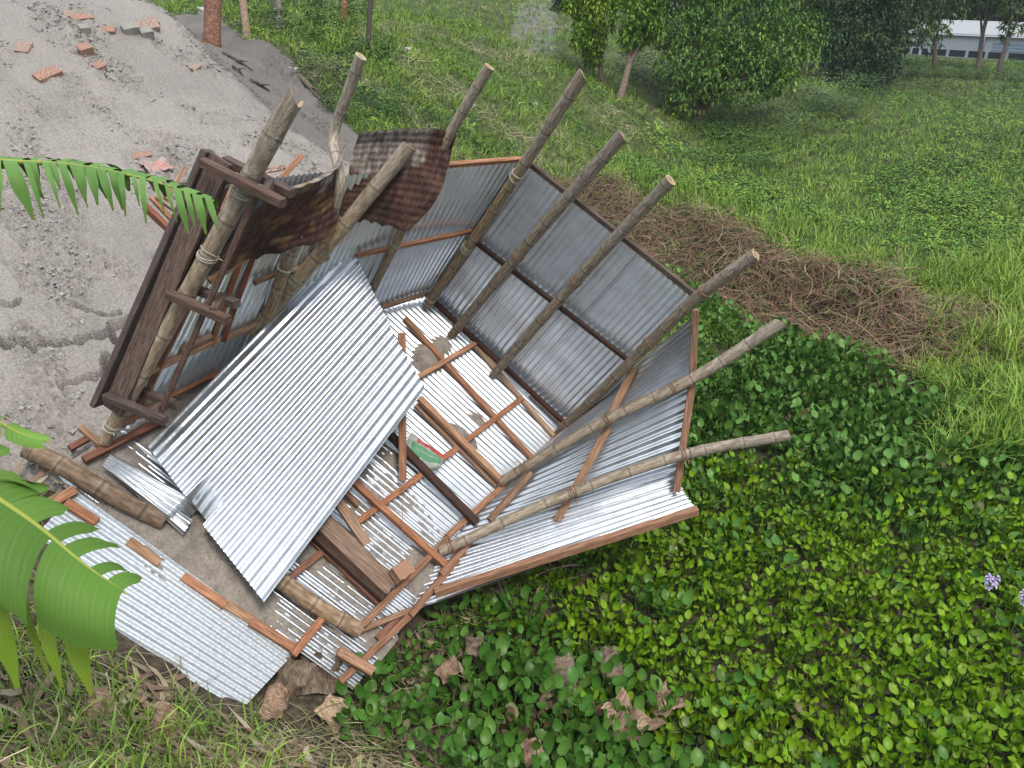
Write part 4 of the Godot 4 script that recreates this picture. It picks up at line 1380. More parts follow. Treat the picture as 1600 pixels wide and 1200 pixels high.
func build_cover() -> void:
	var g1 := Color(0.165, 0.265, 0.04)
	var g2 := Color(0.115, 0.20, 0.035)
	var g3 := Color(0.21, 0.30, 0.06)
	var short_ := []
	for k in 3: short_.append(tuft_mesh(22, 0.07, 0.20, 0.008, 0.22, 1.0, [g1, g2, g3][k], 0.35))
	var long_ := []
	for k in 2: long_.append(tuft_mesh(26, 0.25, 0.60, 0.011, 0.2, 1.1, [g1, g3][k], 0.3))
	var weed := []
	for k in 3: weed.append(weed_mesh(26, 0.16, 0.075, 0.5, 0.16, [g2, Color(0.085, 0.18, 0.035), g1][k], 0.35))
	var dead := []
	for k in 3: dead.append(strand_mesh(26, 0.14, 0.42, 0.010, 0.14, [Color(0.18, 0.095, 0.064), Color(0.12, 0.066, 0.046), Color(0.24, 0.165, 0.10), Color(0.12, 0.12, 0.05)]))
	var litter := []
	for k in 3: litter.append(strand_mesh(10, 0.12, 0.32, 0.032, 0.05, [Color(0.36, 0.26, 0.18), Color(0.25, 0.17, 0.115), Color(0.44, 0.34, 0.24), Color(0.17, 0.115, 0.08)]))
	var straw := []
	for k in 2: straw.append(strand_mesh(16, 0.18, 0.5, 0.006, 0.06, [Color(0.34, 0.31, 0.18), Color(0.20, 0.22, 0.09), Color(0.42, 0.37, 0.24)]))
	var L := {}
	for k in ["s0", "s1", "s2", "l0", "l1", "w0", "w1", "w2", "d0", "d1", "d2", "t0", "t1", "t2", "y0", "y1"]: L[k] = []
	# rings of cells that grow with the distance
	var step := 0.12
	var z := -1.4
	while z > -46.0:
		step = 0.06 if z > -4.0 else clampf(0.0135 * -z, 0.10, 0.5)
		var half := -z * 0.72 + 2.2
		var x := -half
		while x < half * 1.02:
			var p := Vector3(x + rf(-0.5, 0.5) * step, 0, z + rf(-0.5, 0.5) * step)
			x += step
			var h := ground(p.x, p.z)
			p.y = h
			if not in_view(p, 400.0) or under_shed(p.x, p.z, 0.0): continue
			var sd := sand_depth(p.x, p.z) if p.x < 1.0 and z < -2.5 else -1.0
			if sd > -0.02: continue
			var dk := path_dist(Vector2(p.x, p.z), dyke) if z < -5.0 and z > -19.0 else 9.0
			var sc := clampf(step / 0.16, 0.8, 1.4)
			var n := slope_up(p.x, p.z)
			var patch := ns(p.x * 35.0, p.z * 35.0, 77.0)
			var r := rng.randf()
			if z > -4.6 and p.x < 0.6:
				# near bank: litter, straw, grass in the corner
				if h < 0.12 or under_shed(p.x, p.z, 0.14): continue
				var grassy := smoothstep(0.0, 0.3, patch + 0.05 - 0.5 * (p.x + 1.75))
				if p.x < -2.35 and z < -2.6: grassy = 0.9
				if r < 0.14: L["t%d" % (rng.randi() % 3)].append(xf(p, rf(0.6, 1.1), 0.3, n))
				elif r < 0.30: L["y%d" % (rng.randi() % 2)].append(xf(p, rf(0.7, 1.2), 0.3, n))
				elif r < 0.62 and rng.randf() < grassy: L["s%d" % (rng.randi() % 3)].append(xf(p, rf(0.7, 1.2), 0.3))
				continue
			if dk < 1.35 + 0.6 * ns(p.x * 60.0, p.z * 60.0, 9.0):
				if r < 0.66: L["d%d" % (rng.randi() % 3)].append(xf(p, rf(0.8, 1.3), 0.5, n))
				elif r < 0.84: L["s%d" % (rng.randi() % 3)].append(xf(p, rf(0.6, 1.0)))
				elif r < 0.92: L["y%d" % (rng.randi() % 2)].append(xf(p, rf(0.6, 1.0)))
				elif r < 0.95: L["w%d" % (rng.randi() % 3)].append(xf(p, rf(0.7, 1.1)))
				continue
			if h < 0.3 and z > -8.6 and not (p.x > 4.6 + 0.8 * patch and z < -6.0): continue     # the hyacinth's own ground
			var tall := smoothstep(2.2, 1.2, absf(dk - 2.0)) if dk < 5.0 else 0.0
			if p.x > 5.0 and z > -10.5: tall = 2.5
			if h < 0.35:
				# the pond behind the dyke: grass and creeping plants
				if r < 0.30 * tall: L["l%d" % (rng.randi() % 2)].append(xf(p, rf(0.7, 1.1) * sc * 0.75, 0.3))
				elif patch > 0.02 and r < 0.75: L["w%d" % (rng.randi() % 3)].append(xf(p, rf(0.7, 1.1) * sc, 0.3))
				elif r < 0.85: L["s%d" % (rng.randi() % 3)].append(xf(p, rf(0.8, 1.2) * sc, 0.2))
				elif r < 0.93: L["w%d" % (rng.randi() % 3)].append(xf(p, rf(0.7, 1.1) * sc, 0.3))
			else:
				# the grassy bank
				if r < 0.10: L["l%d" % (rng.randi() % 2)].append(xf(p, rf(0.5, 0.8) * sc * 0.8, 0.3))
				elif r < 0.62: L["s%d" % (rng.randi() % 3)].append(xf(p, rf(0.8, 1.2) * sc, 0.2, n))
				elif r < 0.86 and patch > -0.12: L["w%d" % (rng.randi() % 3)].append(xf(p, rf(0.7, 1.1) * sc, 0.3, n))
				elif patch < -0.1 and r < 0.92: L["y%d" % (rng.randi() % 2)].append(xf(p, rf(0.8, 1.1) * sc, 0.3, n))
		z -= step
	for k in 240:
		var u := pow(rng.randf(), 0.6)
		var p := on_ground(1430.0 + 190.0 * u + 20.0 * rng.randfn(), rf(430, 760) - 40.0 * u)
		if in_view(p, 90.0) and p.x > 3.6: L["l%d" % (rng.randi() % 2)].append(xf(p, rf(0.8, 1.35) * (0.7 + 0.4 * u), 0.35))
	var jobs := [["bank_grass", "short green grass and weeds growing on the bank and pond", "grass", ["s0", "s1", "s2", "w0", "w1", "w2"]],
		["tall_grass", "tall arching grass in clumps round the debris ridge", "grass", ["l0", "l1"]],
		["dead_plant_debris", "brown tangle of dead water plants heaped along the ridge", "debris", ["d0", "d1", "d2"]],
		["leaf_litter", "dry torn leaves and straw littering the near bank", "leaf litter", ["t0", "t1", "t2", "y0", "y1"]]]
	for j in jobs:
		var node := Node3D.new()
		node.name = j[0]
		add_child(node)
		tag(node, j[1], j[2], "", "stuff")
		for k in j[3]:
			if L[k].size() == 0: continue
			var cols := []
			for q in L[k]: cols.append(Color.WHITE * rf(0.72, 1.2))
			var idx := int(k.substr(1))
			var mesh: Mesh = {"s": short_, "l": long_, "w": weed, "d": dead, "t": litter, "y": straw}[k[0]][idx]
			var s := scatter({"s": "grass_tufts", "l": "grass_tufts", "w": "weeds", "d": "dead_strands", "t": "dry_leaves", "y": "straw"}[k[0]], mesh, M.blade if k[0] in "slw" else M.straw, L[k], cols, node)
			s.set_meta("kind", "stuff")
			print(k, " ", L[k].size())

# ---------------------------------------------------------------- trees
# crown: list of [pixel x, y, radius m, depth offset m]; leaves in tufts over the lobes
func tree(called: String, label: String, bx: float, by: float, base_h: float, lobes: Array, trunk_r: float, tufts: int, leaf: float, width: float, col: Color, bark: Color, group := "trees along the bank", lean := 0.0) -> void:
	var base := G(bx, by, base_h)
	base.y = ground(base.x, base.z) - 0.05
	var d := project(base).z
	var o := thing(called, label, "tree", base, group)
	var cs := []
	var top := Vector3.ZERO
	for l in lobes:
		var c := D(l[0], l[1], d + l[3])
		cs.append([c, l[2]])
		top += c
	top /= lobes.size()
	# trunk and limbs
	var mb := MB.new()
	var fork := base.lerp(top, 0.5) + Vector3(lean, 0, 0)
	var bc := [bark, bark, bark, bark]
	tube(mb, [base, base.lerp(fork, 0.35) + Vector3(rf(-1, 1), 0, rf(-1, 1)) * trunk_r * 0.6, base.lerp(fork, 0.7), fork], [trunk_r * 1.25, trunk_r, trunk_r * 0.9, trunk_r * 0.75], bc, 9)
	put("trunk", mb.done(), M.bark, o)
	for c in cs:
		mb = MB.new()
		var m: Vector3 = fork.lerp(c[0], 0.5) + Vector3(rf(-0.2, 0.2), rf(-0.1, 0.2), rf(-0.2, 0.2))
		tube(mb, [base.lerp(fork, 0.85), m, c[0]], [trunk_r * 0.6, trunk_r * 0.4, trunk_r * 0.15], [bark, bark, bark], 6)
		put("limb", mb.done(), M.bark, o)
	mb = MB.new()
	var total := 0.0
	for c in cs: total += c[1] * c[1]
	for c in cs:
		var nt := int(tufts * c[1] * c[1] / total)
		var ctr: Vector3 = c[0]
		for k in nt:
			var dir := Vector3(rng.randfn(), rng.randfn(), rng.randfn()).normalized()
			var rr: float = c[1] * (0.72 + 0.42 * ns(dir.x * 90.0 + ctr.x * 50.0, dir.y * 90.0, dir.z * 90.0)) * (1.0 - 0.5 * pow(rng.randf(), 2.5)) * 1.15
			var p := ctr + dir * rr * Vector3(1.0, 0.92, 1.0)
			var tc := jit(col, 0.3)
			if ns(p.x * 60.0, p.y * 60.0, p.z * 60.0) > 0.25: tc = Color(tc.r * 1.55, tc.g * 1.35, tc.b)
			for q in 6:
				var out := (dir * 0.5 + Vector3(rng.randfn(), rng.randfn() - 0.35, rng.randfn()) * 0.6).normalized()
				point_leaf(mb, p, out, leaf * rf(0.7, 1.25), width, jit(tc, 0.15))
	put("crown", mb.done(), M.leaf, o)

func build_trees() -> void:
	var brown := Color(0.16, 0.11, 0.08)
	tree("mango_tree", "large round dark green tree with glossy leaves on the pond bank", 1085, 196, 0.3, [[1150, 30, 1.9, 0.3], [1090, 85, 1.3, -0.3], [1205, 80, 1.4, 0.0], [1140, 112, 1.25, -0.6], [1205, 118, 0.8, -0.4], [1070, 150, 0.75, -0.2], [1255, 55, 0.8, 0.3], [1055, 40, 0.9, 0.5], [1120, -40, 1.6, 0.5]], 0.16, 5200, 0.135, 0.36, Color(0.11, 0.205, 0.04), brown)
	tree("young_tree", "slim young tree with bright yellow-green leaves and a pale trunk", 946, 118, 1.5, [[928, 25, 0.75, 0.0], [918, 62, 0.6, -0.2], [945, -10, 0.7, 0.2], [925, 88, 0.35, -0.1], [905, 0, 0.6, 0.0]], 0.08, 1300, 0.14, 0.34, Color(0.15, 0.26, 0.025), Color(0.26, 0.19, 0.14))
	tree("leaning_tree", "leaning tree with a forked pinkish trunk beside the yellow-green young tree", 968, 150, 1.2, [[998, 35, 0.65, 0.0], [1012, 20, 0.5, 0.2], [985, 55, 0.4, -0.2], [1020, 45, 0.4, 0.0], [1000, -15, 0.7, 0.2]], 0.10, 1000, 0.14, 0.34, Color(0.13, 0.24, 0.025), Color(0.28, 0.20, 0.16))
	tree("shady_tree", "very dark dense tree standing at the far edge of the pond", 1345, 132, 0.3, [[1330, 70, 1.5, 0.0], [1375, 60, 1.6, 0.5], [1300, 20, 1.4, 0.8], [1350, -10, 2.0, 1.0], [1375, 105, 1.0, -0.3], [1330, 110, 1.0, -0.3], [1400, 10, 1.6, 1.0]], 0.18, 4200, 0.17, 0.36, Color(0.04, 0.08, 0.03), brown)
	tree("pale_leaved_tree", "light green tree between the round dark tree and the shady one", 1262, 118, 0.5, [[1285, 45, 1.2, 0.0], [1262, 0, 1.6, 0.5], [1310, -20, 1.4, 0.5], [1300, 70, 0.6, -0.3]], 0.14, 2000, 0.17, 0.36, Color(0.13, 0.23, 0.035), brown)
	tree("slender_tree", "slender straight tree with thin foliage left of the far building", 1462, 104, 0.35, [[1470, 20, 1.2, 0.0], [1450, 50, 0.9, 0.2], [1490, -20, 1.6, 0.3], [1435, 15, 1.1, 0.3]], 0.11, 420, 0.26, 0.3, Color(0.06, 0.11, 0.03), Color(0.10, 0.085, 0.07))
	tree("slender_tree", "slender tree standing in front of the far building's middle", 1528, 106, 0.3, [[1548, -10, 1.2, 0.0], [1530, 10, 0.7, 0.2], [1560, -40, 1.5, 0.2]], 0.11, 260, 0.26, 0.3, Color(0.06, 0.11, 0.03), Color(0.13, 0.11, 0.10))
	tree("slender_tree", "slender leaning tree before the blue-striped end of the far building", 1562, 110, 0.3, [[1588, 5, 1.0, 0.0], [1578, 45, 0.6, 0.2], [1602, -30, 1.5, 0.2]], 0.11, 300, 0.26, 0.3, Color(0.06, 0.11, 0.03), Color(0.12, 0.10, 0.09))
	tree("hedge_tree", "low dark bushy tree behind the yellow-green young tree", 884, 50, 1.9, [[880, 25, 0.9, 0.0], [895, 10, 0.9, 0.4]], 0.1, 500, 0.2, 0.4, Color(0.025, 0.06, 0.02), brown)
	var k := 0
	for q in [[1180, 20, 50.0, 2.6], [1265, 10, 52.0, 3.0], [1370, -30, 55.0, 3.4], [1440, -25, 60.0, 3.6], [1510, -20, 62.0, 3.4], [1580, -28, 60.0, 3.6], [1650, -15, 58.0, 3.4], [1060, -30, 48.0, 2.6], [980, -25, 50.0, 2.4]]:
		var b := D(q[0], q[1], q[2])
		b.y = ground(b.x, b.z)
		var g := project(b)
		tree("distant_tree", "hazy distant tree standing behind the pond", g.x, g.y, b.y, [[q[0], q[1], q[3], 0.0], [q[0] - 45, q[1] + 25, q[3] * 0.75, 0.6], [q[0] + 40, q[1] + 18, q[3] * 0.8, -0.5], [q[0] + 5, q[1] - 50, q[3] * 0.9, 0.3]], 0.2, 700, 0.55, 0.45, Color(0.035, 0.065, 0.03), brown, "distant trees behind the pond")
		k += 1
	# trunks at the top of the sand
	bare_trunk("reddish_tree", "thick reddish trunk rising from the dark sand", 329, 68, 3.2, 334, -90, 0.13, 0.11, Color(0.30, 0.145, 0.10))
	bare_trunk("pale_barked_tree", "smooth pale trunk between the reddish trunk and the thin grey pair", 384, 62, 3.15, 378, -80, 0.075, 0.06, Color(0.42, 0.31, 0.22))
	bare_trunk("grey_barked_tree", "thicker trunk of the thin grey pair in the undergrowth", 434, 58, 3.1, 432, -80, 0.065, 0.055, Color(0.25, 0.23, 0.20))
	bare_trunk("thin_grey_tree", "thinner trunk of the grey pair in the undergrowth", 424, 50, 3.1, 421, -80, 0.035, 0.03, Color(0.20, 0.19, 0.16))
	bare_trunk("brown_banana_stem", "withered brown banana stem in the undergrowth", 535, 34, 2.95, 538, -80, 0.09, 0.09, Color(0.30, 0.17, 0.08))
	bare_trunk("dark_sapling", "thin dark leaning sapling on the grassy bank", 570, 84, 2.7, 588, -60, 0.05, 0.04, Color(0.09, 0.075, 0.06))
	# bushes and weeds
	var spots := [[420, 60, 3.1, 0.55], [470, 90, 2.9, 0.6], [510, 130, 2.75, 0.55], [545, 165, 2.6, 0.5], [470, 25, 3.1, 0.8], [520, 60, 2.9, 0.7], [560, 40, 2.9, 0.6], [400, 15, 3.2, 0.8], [600, 165, 2.4, 0.45], [650, 185, 2.2, 0.4], [360, 15, 3.3, 0.6], [580, 100, 2.75, 0.5], [690, 190, 2.0, 0.35]]
	var shapes := []
	for q in 3: shapes.append(weed_mesh(420, 0.9, 0.13, 0.42, 0.75, [Color(0.028, 0.07, 0.02), Color(0.042, 0.095, 0.022), Color(0.032, 0.085, 0.028)][q], 0.35))
	for i in spots.size():
		var q = spots[i]
		var p := G(q[0], q[1], q[2])
		p.y = ground(p.x, p.z) - 0.05
		var o := thing("leafy_bush", "leafy green bush in the undergrowth beside the dark sand", "bush", p, "bushes beside the dark sand")
		o.scale = Vector3.ONE * q[3] * 1.1
		o.rotation.y = rng.randf() * TAU
		var f := MeshInstance3D.new()
		f.name = "foliage"
		f.mesh = shapes[i % 3]
		f.material_override = M.leaf
		o.add_child(f)
	var spots2 := [[1150, 235, 0.9, 1], [1200, 225, 0.9, 1], [1240, 205, 0.9, 1], [1110, 215, 0.7, 0], [1290, 160, 0.9, 1], [1300, 180, 0.6, 0], [1060, 180, 0.9, 0], [1030, 130, 1.0, 0], [1350, 150, 0.7, 0], [1440, 118, 0.5, 0], [1520, 122, 0.45, 0], [1580, 126, 0.5, 0], [1400, 120, 0.7, 0], [1480, 120, 0.45, 0], [1180, 262, 0.5, 0], [1320, 60, 1.2, 0]]
	for i in spots2.size():
		var q = spots2[i]
		var p := on_ground(q[0], q[1])
		var o := thing("pond_bush", "rank bush at the edge of the overgrown pond", "bush", p - Vector3(0, 0.1, 0), "bushes round the overgrown pond")
		var s: float = q[2] * (1.0 if p.z > -26.0 else 1.4)
		o.scale = Vector3(s * 1.3, s * 0.9, s * 1.3)
		o.rotation.y = rng.randf() * TAU
		var f := MeshInstance3D.new()
		f.name = "foliage"
		f.mesh = bush_mesh if q[3] == 0 else bush_pale
		f.material_override = M.leaf
		o.add_child(f)

var bush_mesh: Mesh
var bush_pale: Mesh

func bare_trunk(called: String, label: String, bx: float, by: float, bh: float, tx: float, ty: float, r0: float, r1: float, col: Color) -> void:
	var b := on_sand(bx, by) if bx < 400 else on_ground(bx, by)
	var d := project(b).z
	var t := D(tx, ty, d)
	t = b + (t - b) * 1.5
	var o := thing(called, label, "tree", b)
	var mb := MB.new()
	var pts := []
	var rad := []
	var cols := []
	for i in 9:
		var f := i / 8.0
		pts.append(b.lerp(t, f) + Vector3(ns(f * 160.0, bx), 0, ns(f * 160.0, bx + 50.0)) * 0.06 - Vector3(0, 0.1 * (1.0 - f), 0))
		rad.append(lerpf(r0, r1, f) * (1.0 + 0.1 * ns(f * 500.0, bx)) * (1.25 if i == 0 else 1.0))
		cols.append(jit(col, 0.15))
	tube(mb, pts, rad, cols, 10)
	put("trunk", mb.done(), M.bark, o)
	var cm := MB.new()
	for k in 260:
		var p := t + Vector3(rng.randfn(), rng.randfn() * 0.6 + 0.5, rng.randfn()) * 0.55
		point_leaf(cm, p, Vector3(rng.randfn(), rng.randfn() - 0.4, rng.randfn()).normalized(), 0.2, 0.35, jit(Color(0.04, 0.09, 0.02), 0.3))
	put("crown", cm.done(), M.leaf, o)

# ---------------------------------------------------------------- banana plant
# one leaf: midrib points from stalk to tip, torn into strips; sides: [strips, length, droop, gap] for each side
func banana_leaf(parent: Node3D, rib: Array, half: float, left: Array, right: Array, col: Color, curl_in := 0.0, age := 0.0) -> void:
	var mb := MB.new()
	for sidei in 2:
		var set_: Array = left if sidei == 0 else right
		var ns_: int = set_[0]
		if ns_ == 0: continue
		for k in ns_:
			var f0: float = (k + (rf(-0.35, 0.35) if k > 0 and ns_ > 5 else 0.0)) / ns_
			var f1: float = float(k + 1) / ns_ - set_[3] * rf(0.3, 1.0) / ns_
			var hang: float = set_[2] * rf(0.7, 1.25)
			var len_: float = half * set_[1] * (rf(0.6, 1.15) if ns_ > 15 else rf(0.88, 1.1))
			var twist: float = rf(-0.25, 0.25) * set_[3] * 3.0
			var nu := 9 if ns_ > 4 else 31
			var nv := 10
			var P := PackedVector3Array()
			var C := PackedColorArray()
			var tone := jit(col, 0.10)
			for j in nv:
				var v := float(j) / (nv - 1)
				for i in nu:
					var taper: float = 1.0 - (0.75 * smoothstep(0.55, 1.0, v) if set_[3] > 0.28 else 0.0)
					var f := lerpf(f0, f1, 0.5 + (float(i) / (nu - 1) - 0.5) * taper)
					var p := catmull(rib, f)
					var d := (catmull(rib, minf(f + 0.03, 1.0)) - catmull(rib, maxf(f - 0.03, 0.0))).normalized()
					var out := d.cross(Vector3.UP).normalized() * (1.0 if sidei == 0 else -1.0)
					var sweep := (out + d * 0.35).normalized()
					# the blade leaves the rib sideways and bends down under its weight
					var w: float = len_ * (0.55 + 0.45 * sqrt(maxf(sin(PI * clampf(f * 0.85 + 0.15, 0.0, 1.0)), 0.0)))
					var a := 0.35 - hang * v
					var seg := Vector3.ZERO
					var steps := 8
					for q in steps:
						var vv := v * q / steps
						var aa := 0.35 - hang * vv * 1.6
						aa = maxf(aa, -1.5)
						seg += (sweep * cos(aa) + Vector3.UP * sin(aa)) * (w * v / steps)
					p += seg + d * twist * v * w * 0.5
					if set_[3] > 0.3: p += out * 0.01 * sin(float(i) * 2.2 + k) * v
					p += Vector3.UP * 0.0035 * sin(f * 190.0) * v
					P.append(p)
					var c := tone * (0.95 + 0.10 * float(i % 2) + 0.12 * ns(f * 260.0, v * 60.0, 3.0))
					c = c.lerp(Color(0.30, 0.27, 0.05), age * 0.7)
					if v > 0.86 and set_[3] > 0.2: c = c.lerp(Color(0.16, 0.10, 0.03), smoothstep(0.84, 1.0, v + 0.15 * ns(f * 900.0, k * 9.0)) * (0.9 if set_[3] > 0.4 else 0.4))
					c.a = 1.0
					C.append(c)
			mb.grid(P, nu, nv, PackedVector2Array(), C, 1.0 if sidei == 1 else -1.0)
	var o := put("leaf", mb.done(), M.banana, parent)
	var r := MB.new()
	var pts := []
	var rad := []
	var cols := []
	for i in 16:
		var f := i / 15.0
		pts.append(catmull(rib, f) + Vector3.DOWN * 0.004)
		rad.append(lerpf(0.013, 0.003, f))
		cols.append(Color(0.26, 0.30, 0.06).lerp(Color(0.3, 0.26, 0.07), age))
	tube(r, pts, rad, cols, 7)
	put("midrib", r.done(), M.banana, o)

func build_banana() -> void:
	var base := Vector3(-2.45, 0, -1.15)
	base.y = ground(base.x, base.z) - 0.05
	var o := thing("banana_plant", "banana plant with torn green leaves reaching in beside the whitish panel", "banana plant", base)
	var top := base + Vector3(0.05, 1.5, -0.05)
	var mb := MB.new()
	tube(mb, [base, base.lerp(top, 0.5), top], [0.10, 0.085, 0.06], [Color(0.18, 0.2, 0.07), Color(0.2, 0.24, 0.07), Color(0.2, 0.26, 0.07)], 12)
	put("stem", mb.done(), M.banana, o)
	var g := Color(0.085, 0.17, 0.03)
	# the leaf that reaches right over the sand, torn into hanging strips
	banana_leaf(o, [top + Vector3(0, 0.25, 0), D(-220, 236, 2.35), D(0, 250, 2.45), D(110, 256, 2.5), D(220, 276, 2.55), D(334, 312, 2.6)], 0.25, [34, 0.95, 1.8, 0.29], [22, 0.85, 1.7, 0.29], Color(0.10, 0.20, 0.05))
	# the big leaf in the corner
	banana_leaf(o, [top, D(-150, 690, 1.95), D(-20, 768, 1.98), D(60, 822, 2.0), D(130, 880, 2.02), D(196, 926, 2.04)], 0.28, [3, 0.98, 1.45, 0.08], [10, 0.5, 1.0, 0.30], g)
	# blades of a younger leaf above it
	banana_leaf(o, [top + Vector3(0, 0.1, 0), D(-160, 600, 2.3), D(-40, 640, 2.35), D(30, 676, 2.4), D(78, 690, 2.42)], 0.12, [3, 0.5, 0.8, 0.2], [3, 0.5, 1.2, 0.2], Color(0.14, 0.26, 0.05))
	# an old leaf hanging down in yellow-green straps
	banana_leaf(o, [top + Vector3(0, -0.1, 0), D(-110, 860, 2.12), D(-20, 890, 2.16), D(55, 905, 2.2), D(140, 935, 2.24)], 0.44, [8, 0.95, 2.4, 0.30], [0, 0, 0, 0], Color(0.17, 0.26, 0.03), 0.0, 0.0)

# ---------------------------------------------------------------- small things
func crumple(w: float, h: float, amp: float, cols: Array, folds: float) -> ArrayMesh:
	var mb := MB.new()
	var nu := 13
	var nv := 13
	var P := PackedVector3Array()
	var C := PackedColorArray()
	var U := PackedVector2Array()
	var ph := rng.randf() * 200.0
	for j in nv:
		for i in nu:
			var a := -1.0 + 2.0 * i / (nu - 1)
			var b := -1.0 + 2.0 * j / (nv - 1)
			var e := 1.0 + 0.3 * ns(atan2(b, a) * 45.0 + ph, 0.0) + 0.10 * ns(atan2(b, a) * 160.0 + ph, 9.0)
			var p := Vector3(a * w * 0.5 * e, 0, b * h * 0.5 * e)
			p.y = amp * (absf(ns(a * 50.0 * folds + ph, b * 25.0)) * 2.6 + ns(a * 110.0 + ph, b * 110.0, 7.0)) + amp * 0.3 * a * a
			P.append(p)
			U.append(Vector2(a, b) * 0.5)
			C.append((cols[0] as Color).lerp(cols[1], clampf(0.5 + 1.3 * ns(a * 90.0 + ph, b * 40.0, 3.0), 0.0, 1.0)))
	mb.grid(P, nu, nv, U, C, -1.0)
	return mb.done()

func build_small() -> void:
	# dry banana leaves
	var tan_ := [Color(0.40, 0.285, 0.21), Color(0.24, 0.16, 0.115)]
	var greyd := [Color(0.26, 0.21, 0.165), Color(0.15, 0.11, 0.085)]
	var dl := [[985, 1140, 0.34, 0.26, 0.05, tan_, "largest pale dry leaf lying on the hyacinth near the bank"], [1035, 1110, 0.20, 0.24, 0.05, tan_, "pale dry leaf curled up above the largest one on the hyacinth"], [880, 1065, 0.26, 0.2, 0.05, greyd, "brown dry leaf sunk between dark hyacinth leaves"], [862, 1106, 0.16, 0.12, 0.03, tan_, "small pale dry leaf with a folded corner on the hyacinth"], [950, 1048, 0.24, 0.16, 0.05, greyd, "brown dry leaf beside a broad hyacinth leaf"],
		[520, 1118, 0.18, 0.2, 0.03, [Color(0.55, 0.42, 0.31), Color(0.42, 0.3, 0.21)], "palest dry leaf scrap on the litter below the whitish panel"], [500, 1050, 0.26, 0.24, 0.06, greyd, "grey withered banana leaf draped at the corner of the roof sheets"], [455, 1060, 0.2, 0.2, 0.05, greyd, "grey withered leaf below the whitish panel's corner"], [430, 1105, 0.24, 0.14, 0.04, tan_, "tan dry leaf strip under the whitish panel's corner"],
		[830, 1190, 0.16, 0.12, 0.04, tan_, "pale dry leaf at the foot of the dark hyacinth plants"], [740, 1020, 0.14, 0.12, 0.04, greyd, "small withered leaf in the hyacinth below the downhill wall"], [700, 1060, 0.16, 0.1, 0.04, tan_, "small tan leaf among withered hyacinth by the roof edge"], [160, 1130, 0.3, 0.16, 0.04, tan_, "tan dry leaf strip on the grass below the banana leaf"], [250, 1150, 0.28, 0.14, 0.04, tan_, "long tan dry leaf strip in the straw"], [560, 1015, 0.14, 0.12, 0.03, tan_, "tan scrap of leaf by the roof corner"]]
	for q in dl:
		var p := on_ground(q[0], q[1], 0.12 if q[0] > 600 else 0.04)
		p.y += 0.05 if q[0] > 600 else 0.0
		place("dry_leaf", crumple(q[2], q[3], q[4], q[5], 1.5), M.dry, p, (slope_up(p.x, p.z) + Vector3(rf(-0.3, 0.3), 0, rf(0.1, 0.5))).normalized(), rf(0, 360), q[6], "dry leaf")
	# a clump of dead roots
	var p := on_ground(650, 1185, 0.06)
	var cl := put("root_clump", strand_mesh(150, 0.08, 0.22, 0.004, 0.12, [Color(0.10, 0.055, 0.06), Color(0.055, 0.03, 0.034), Color(0.16, 0.1, 0.09)]), M.straw)
	cl.position = p - Vector3(0, 0.06, 0)
	tag(cl, "purplish-brown clump of dead roots at the edge of the hyacinth", "root clump")
	# hyacinth flowers
	for q in [[1547, 897, 0.06, "pale violet hyacinth flower standing above the leaves"], [1601, 922, 0.055, "pale violet hyacinth flower at the edge of the mat beside the taller one"]]:
		var b := on_ground(q[0], q[1] + 18, 0.25)
		var o := thing("hyacinth_flower", q[3], "flower", b - Vector3(0, 0.25, 0))
		var st := MB.new()
		tube(st, [b - Vector3(0, 0.28, 0), b + Vector3(0.01, 0.06, 0)], [0.006, 0.005], [Color(0.1, 0.2, 0.04), Color(0.1, 0.2, 0.04)], 6)
		put("stalk", st.done(), M.leaf, o)
		for k in 10:
			var an := TAU * k * 0.38
			var c: Vector3 = b + Vector3(cos(an) * 0.03, 0.0 + k * 0.010, sin(an) * 0.03)
			var pm := MB.new()
			for m in 6:
				var a2 := TAU * m / 6.0
				var f := Vector3(cos(an), 0.35, sin(an)).normalized()
				var s := f.cross(Vector3.UP).normalized()
				var dirp := (s * cos(a2) + s.cross(f) * sin(a2) + f * 0.4).normalized()
				point_leaf(pm, c, dirp, q[2] * 0.5, 0.7, Color(0.50, 0.42, 0.66) if m else Color(0.36, 0.26, 0.58))
			put("floret", pm.done(), M.petal, o)
	# bricks in the sand
	var bk := [[75, 117, 0.24, 0.075, 0.12, "brick", 20.0, "orange brick lying flat on the sand slope, lowest of the scattered ones"], [38, 76, 0.17, 0.07, 0.12, "brick_dusty", 60.0, "dusty broken brick with a jagged edge, high on the sand slope"], [135, 82, 0.13, 0.17, 0.11, "brick", 5.0, "orange brick standing on end in a hollow of the sand"], [155, 103, 0.10, 0.06, 0.1, "brick", 15.0, "small brick fragment just below the upright orange brick"],
		[128, 28, 0.22, 0.06, 0.11, "brick", 5.0, "orange brick lying in the row at the top of the sand"], [103, 24, 0.18, 0.05, 0.11, "brick_dusty", -5.0, "sand-covered brick beside the orange one at the top of the sand"], [165, 47, 0.2, 0.06, 0.1, "brick", -30.0, "tilted orange brick below the row at the top of the sand"], [225, 42, 0.32, 0.07, 0.14, "brick_dusty", -14.0, "flat brick lying across two grey blocks"], [232, 36, 0.2, 0.06, 0.12, "brick_dusty", 10.0, "thin brick piece behind the flat brick on the grey blocks"],
		[205, 50, 0.17, 0.18, 0.13, "block", 0.0, "grey concrete block under the flat brick, on its uphill side"], [229, 56, 0.13, 0.17, 0.12, "block", 3.0, "grey concrete block under the flat brick's other end"], [132, 50, 0.1, 0.16, 0.1, "block", 3.0, "narrow grey block standing above the upright orange brick"], [222, 242, 0.16, 0.035, 0.07, "brick", 0.0, "flat orange brick shard lying above the torn banana leaf"], [305, 105, 0.1, 0.04, 0.08, "brick_dusty", 30.0, "half-buried brick shard near the crest of the sand"]]
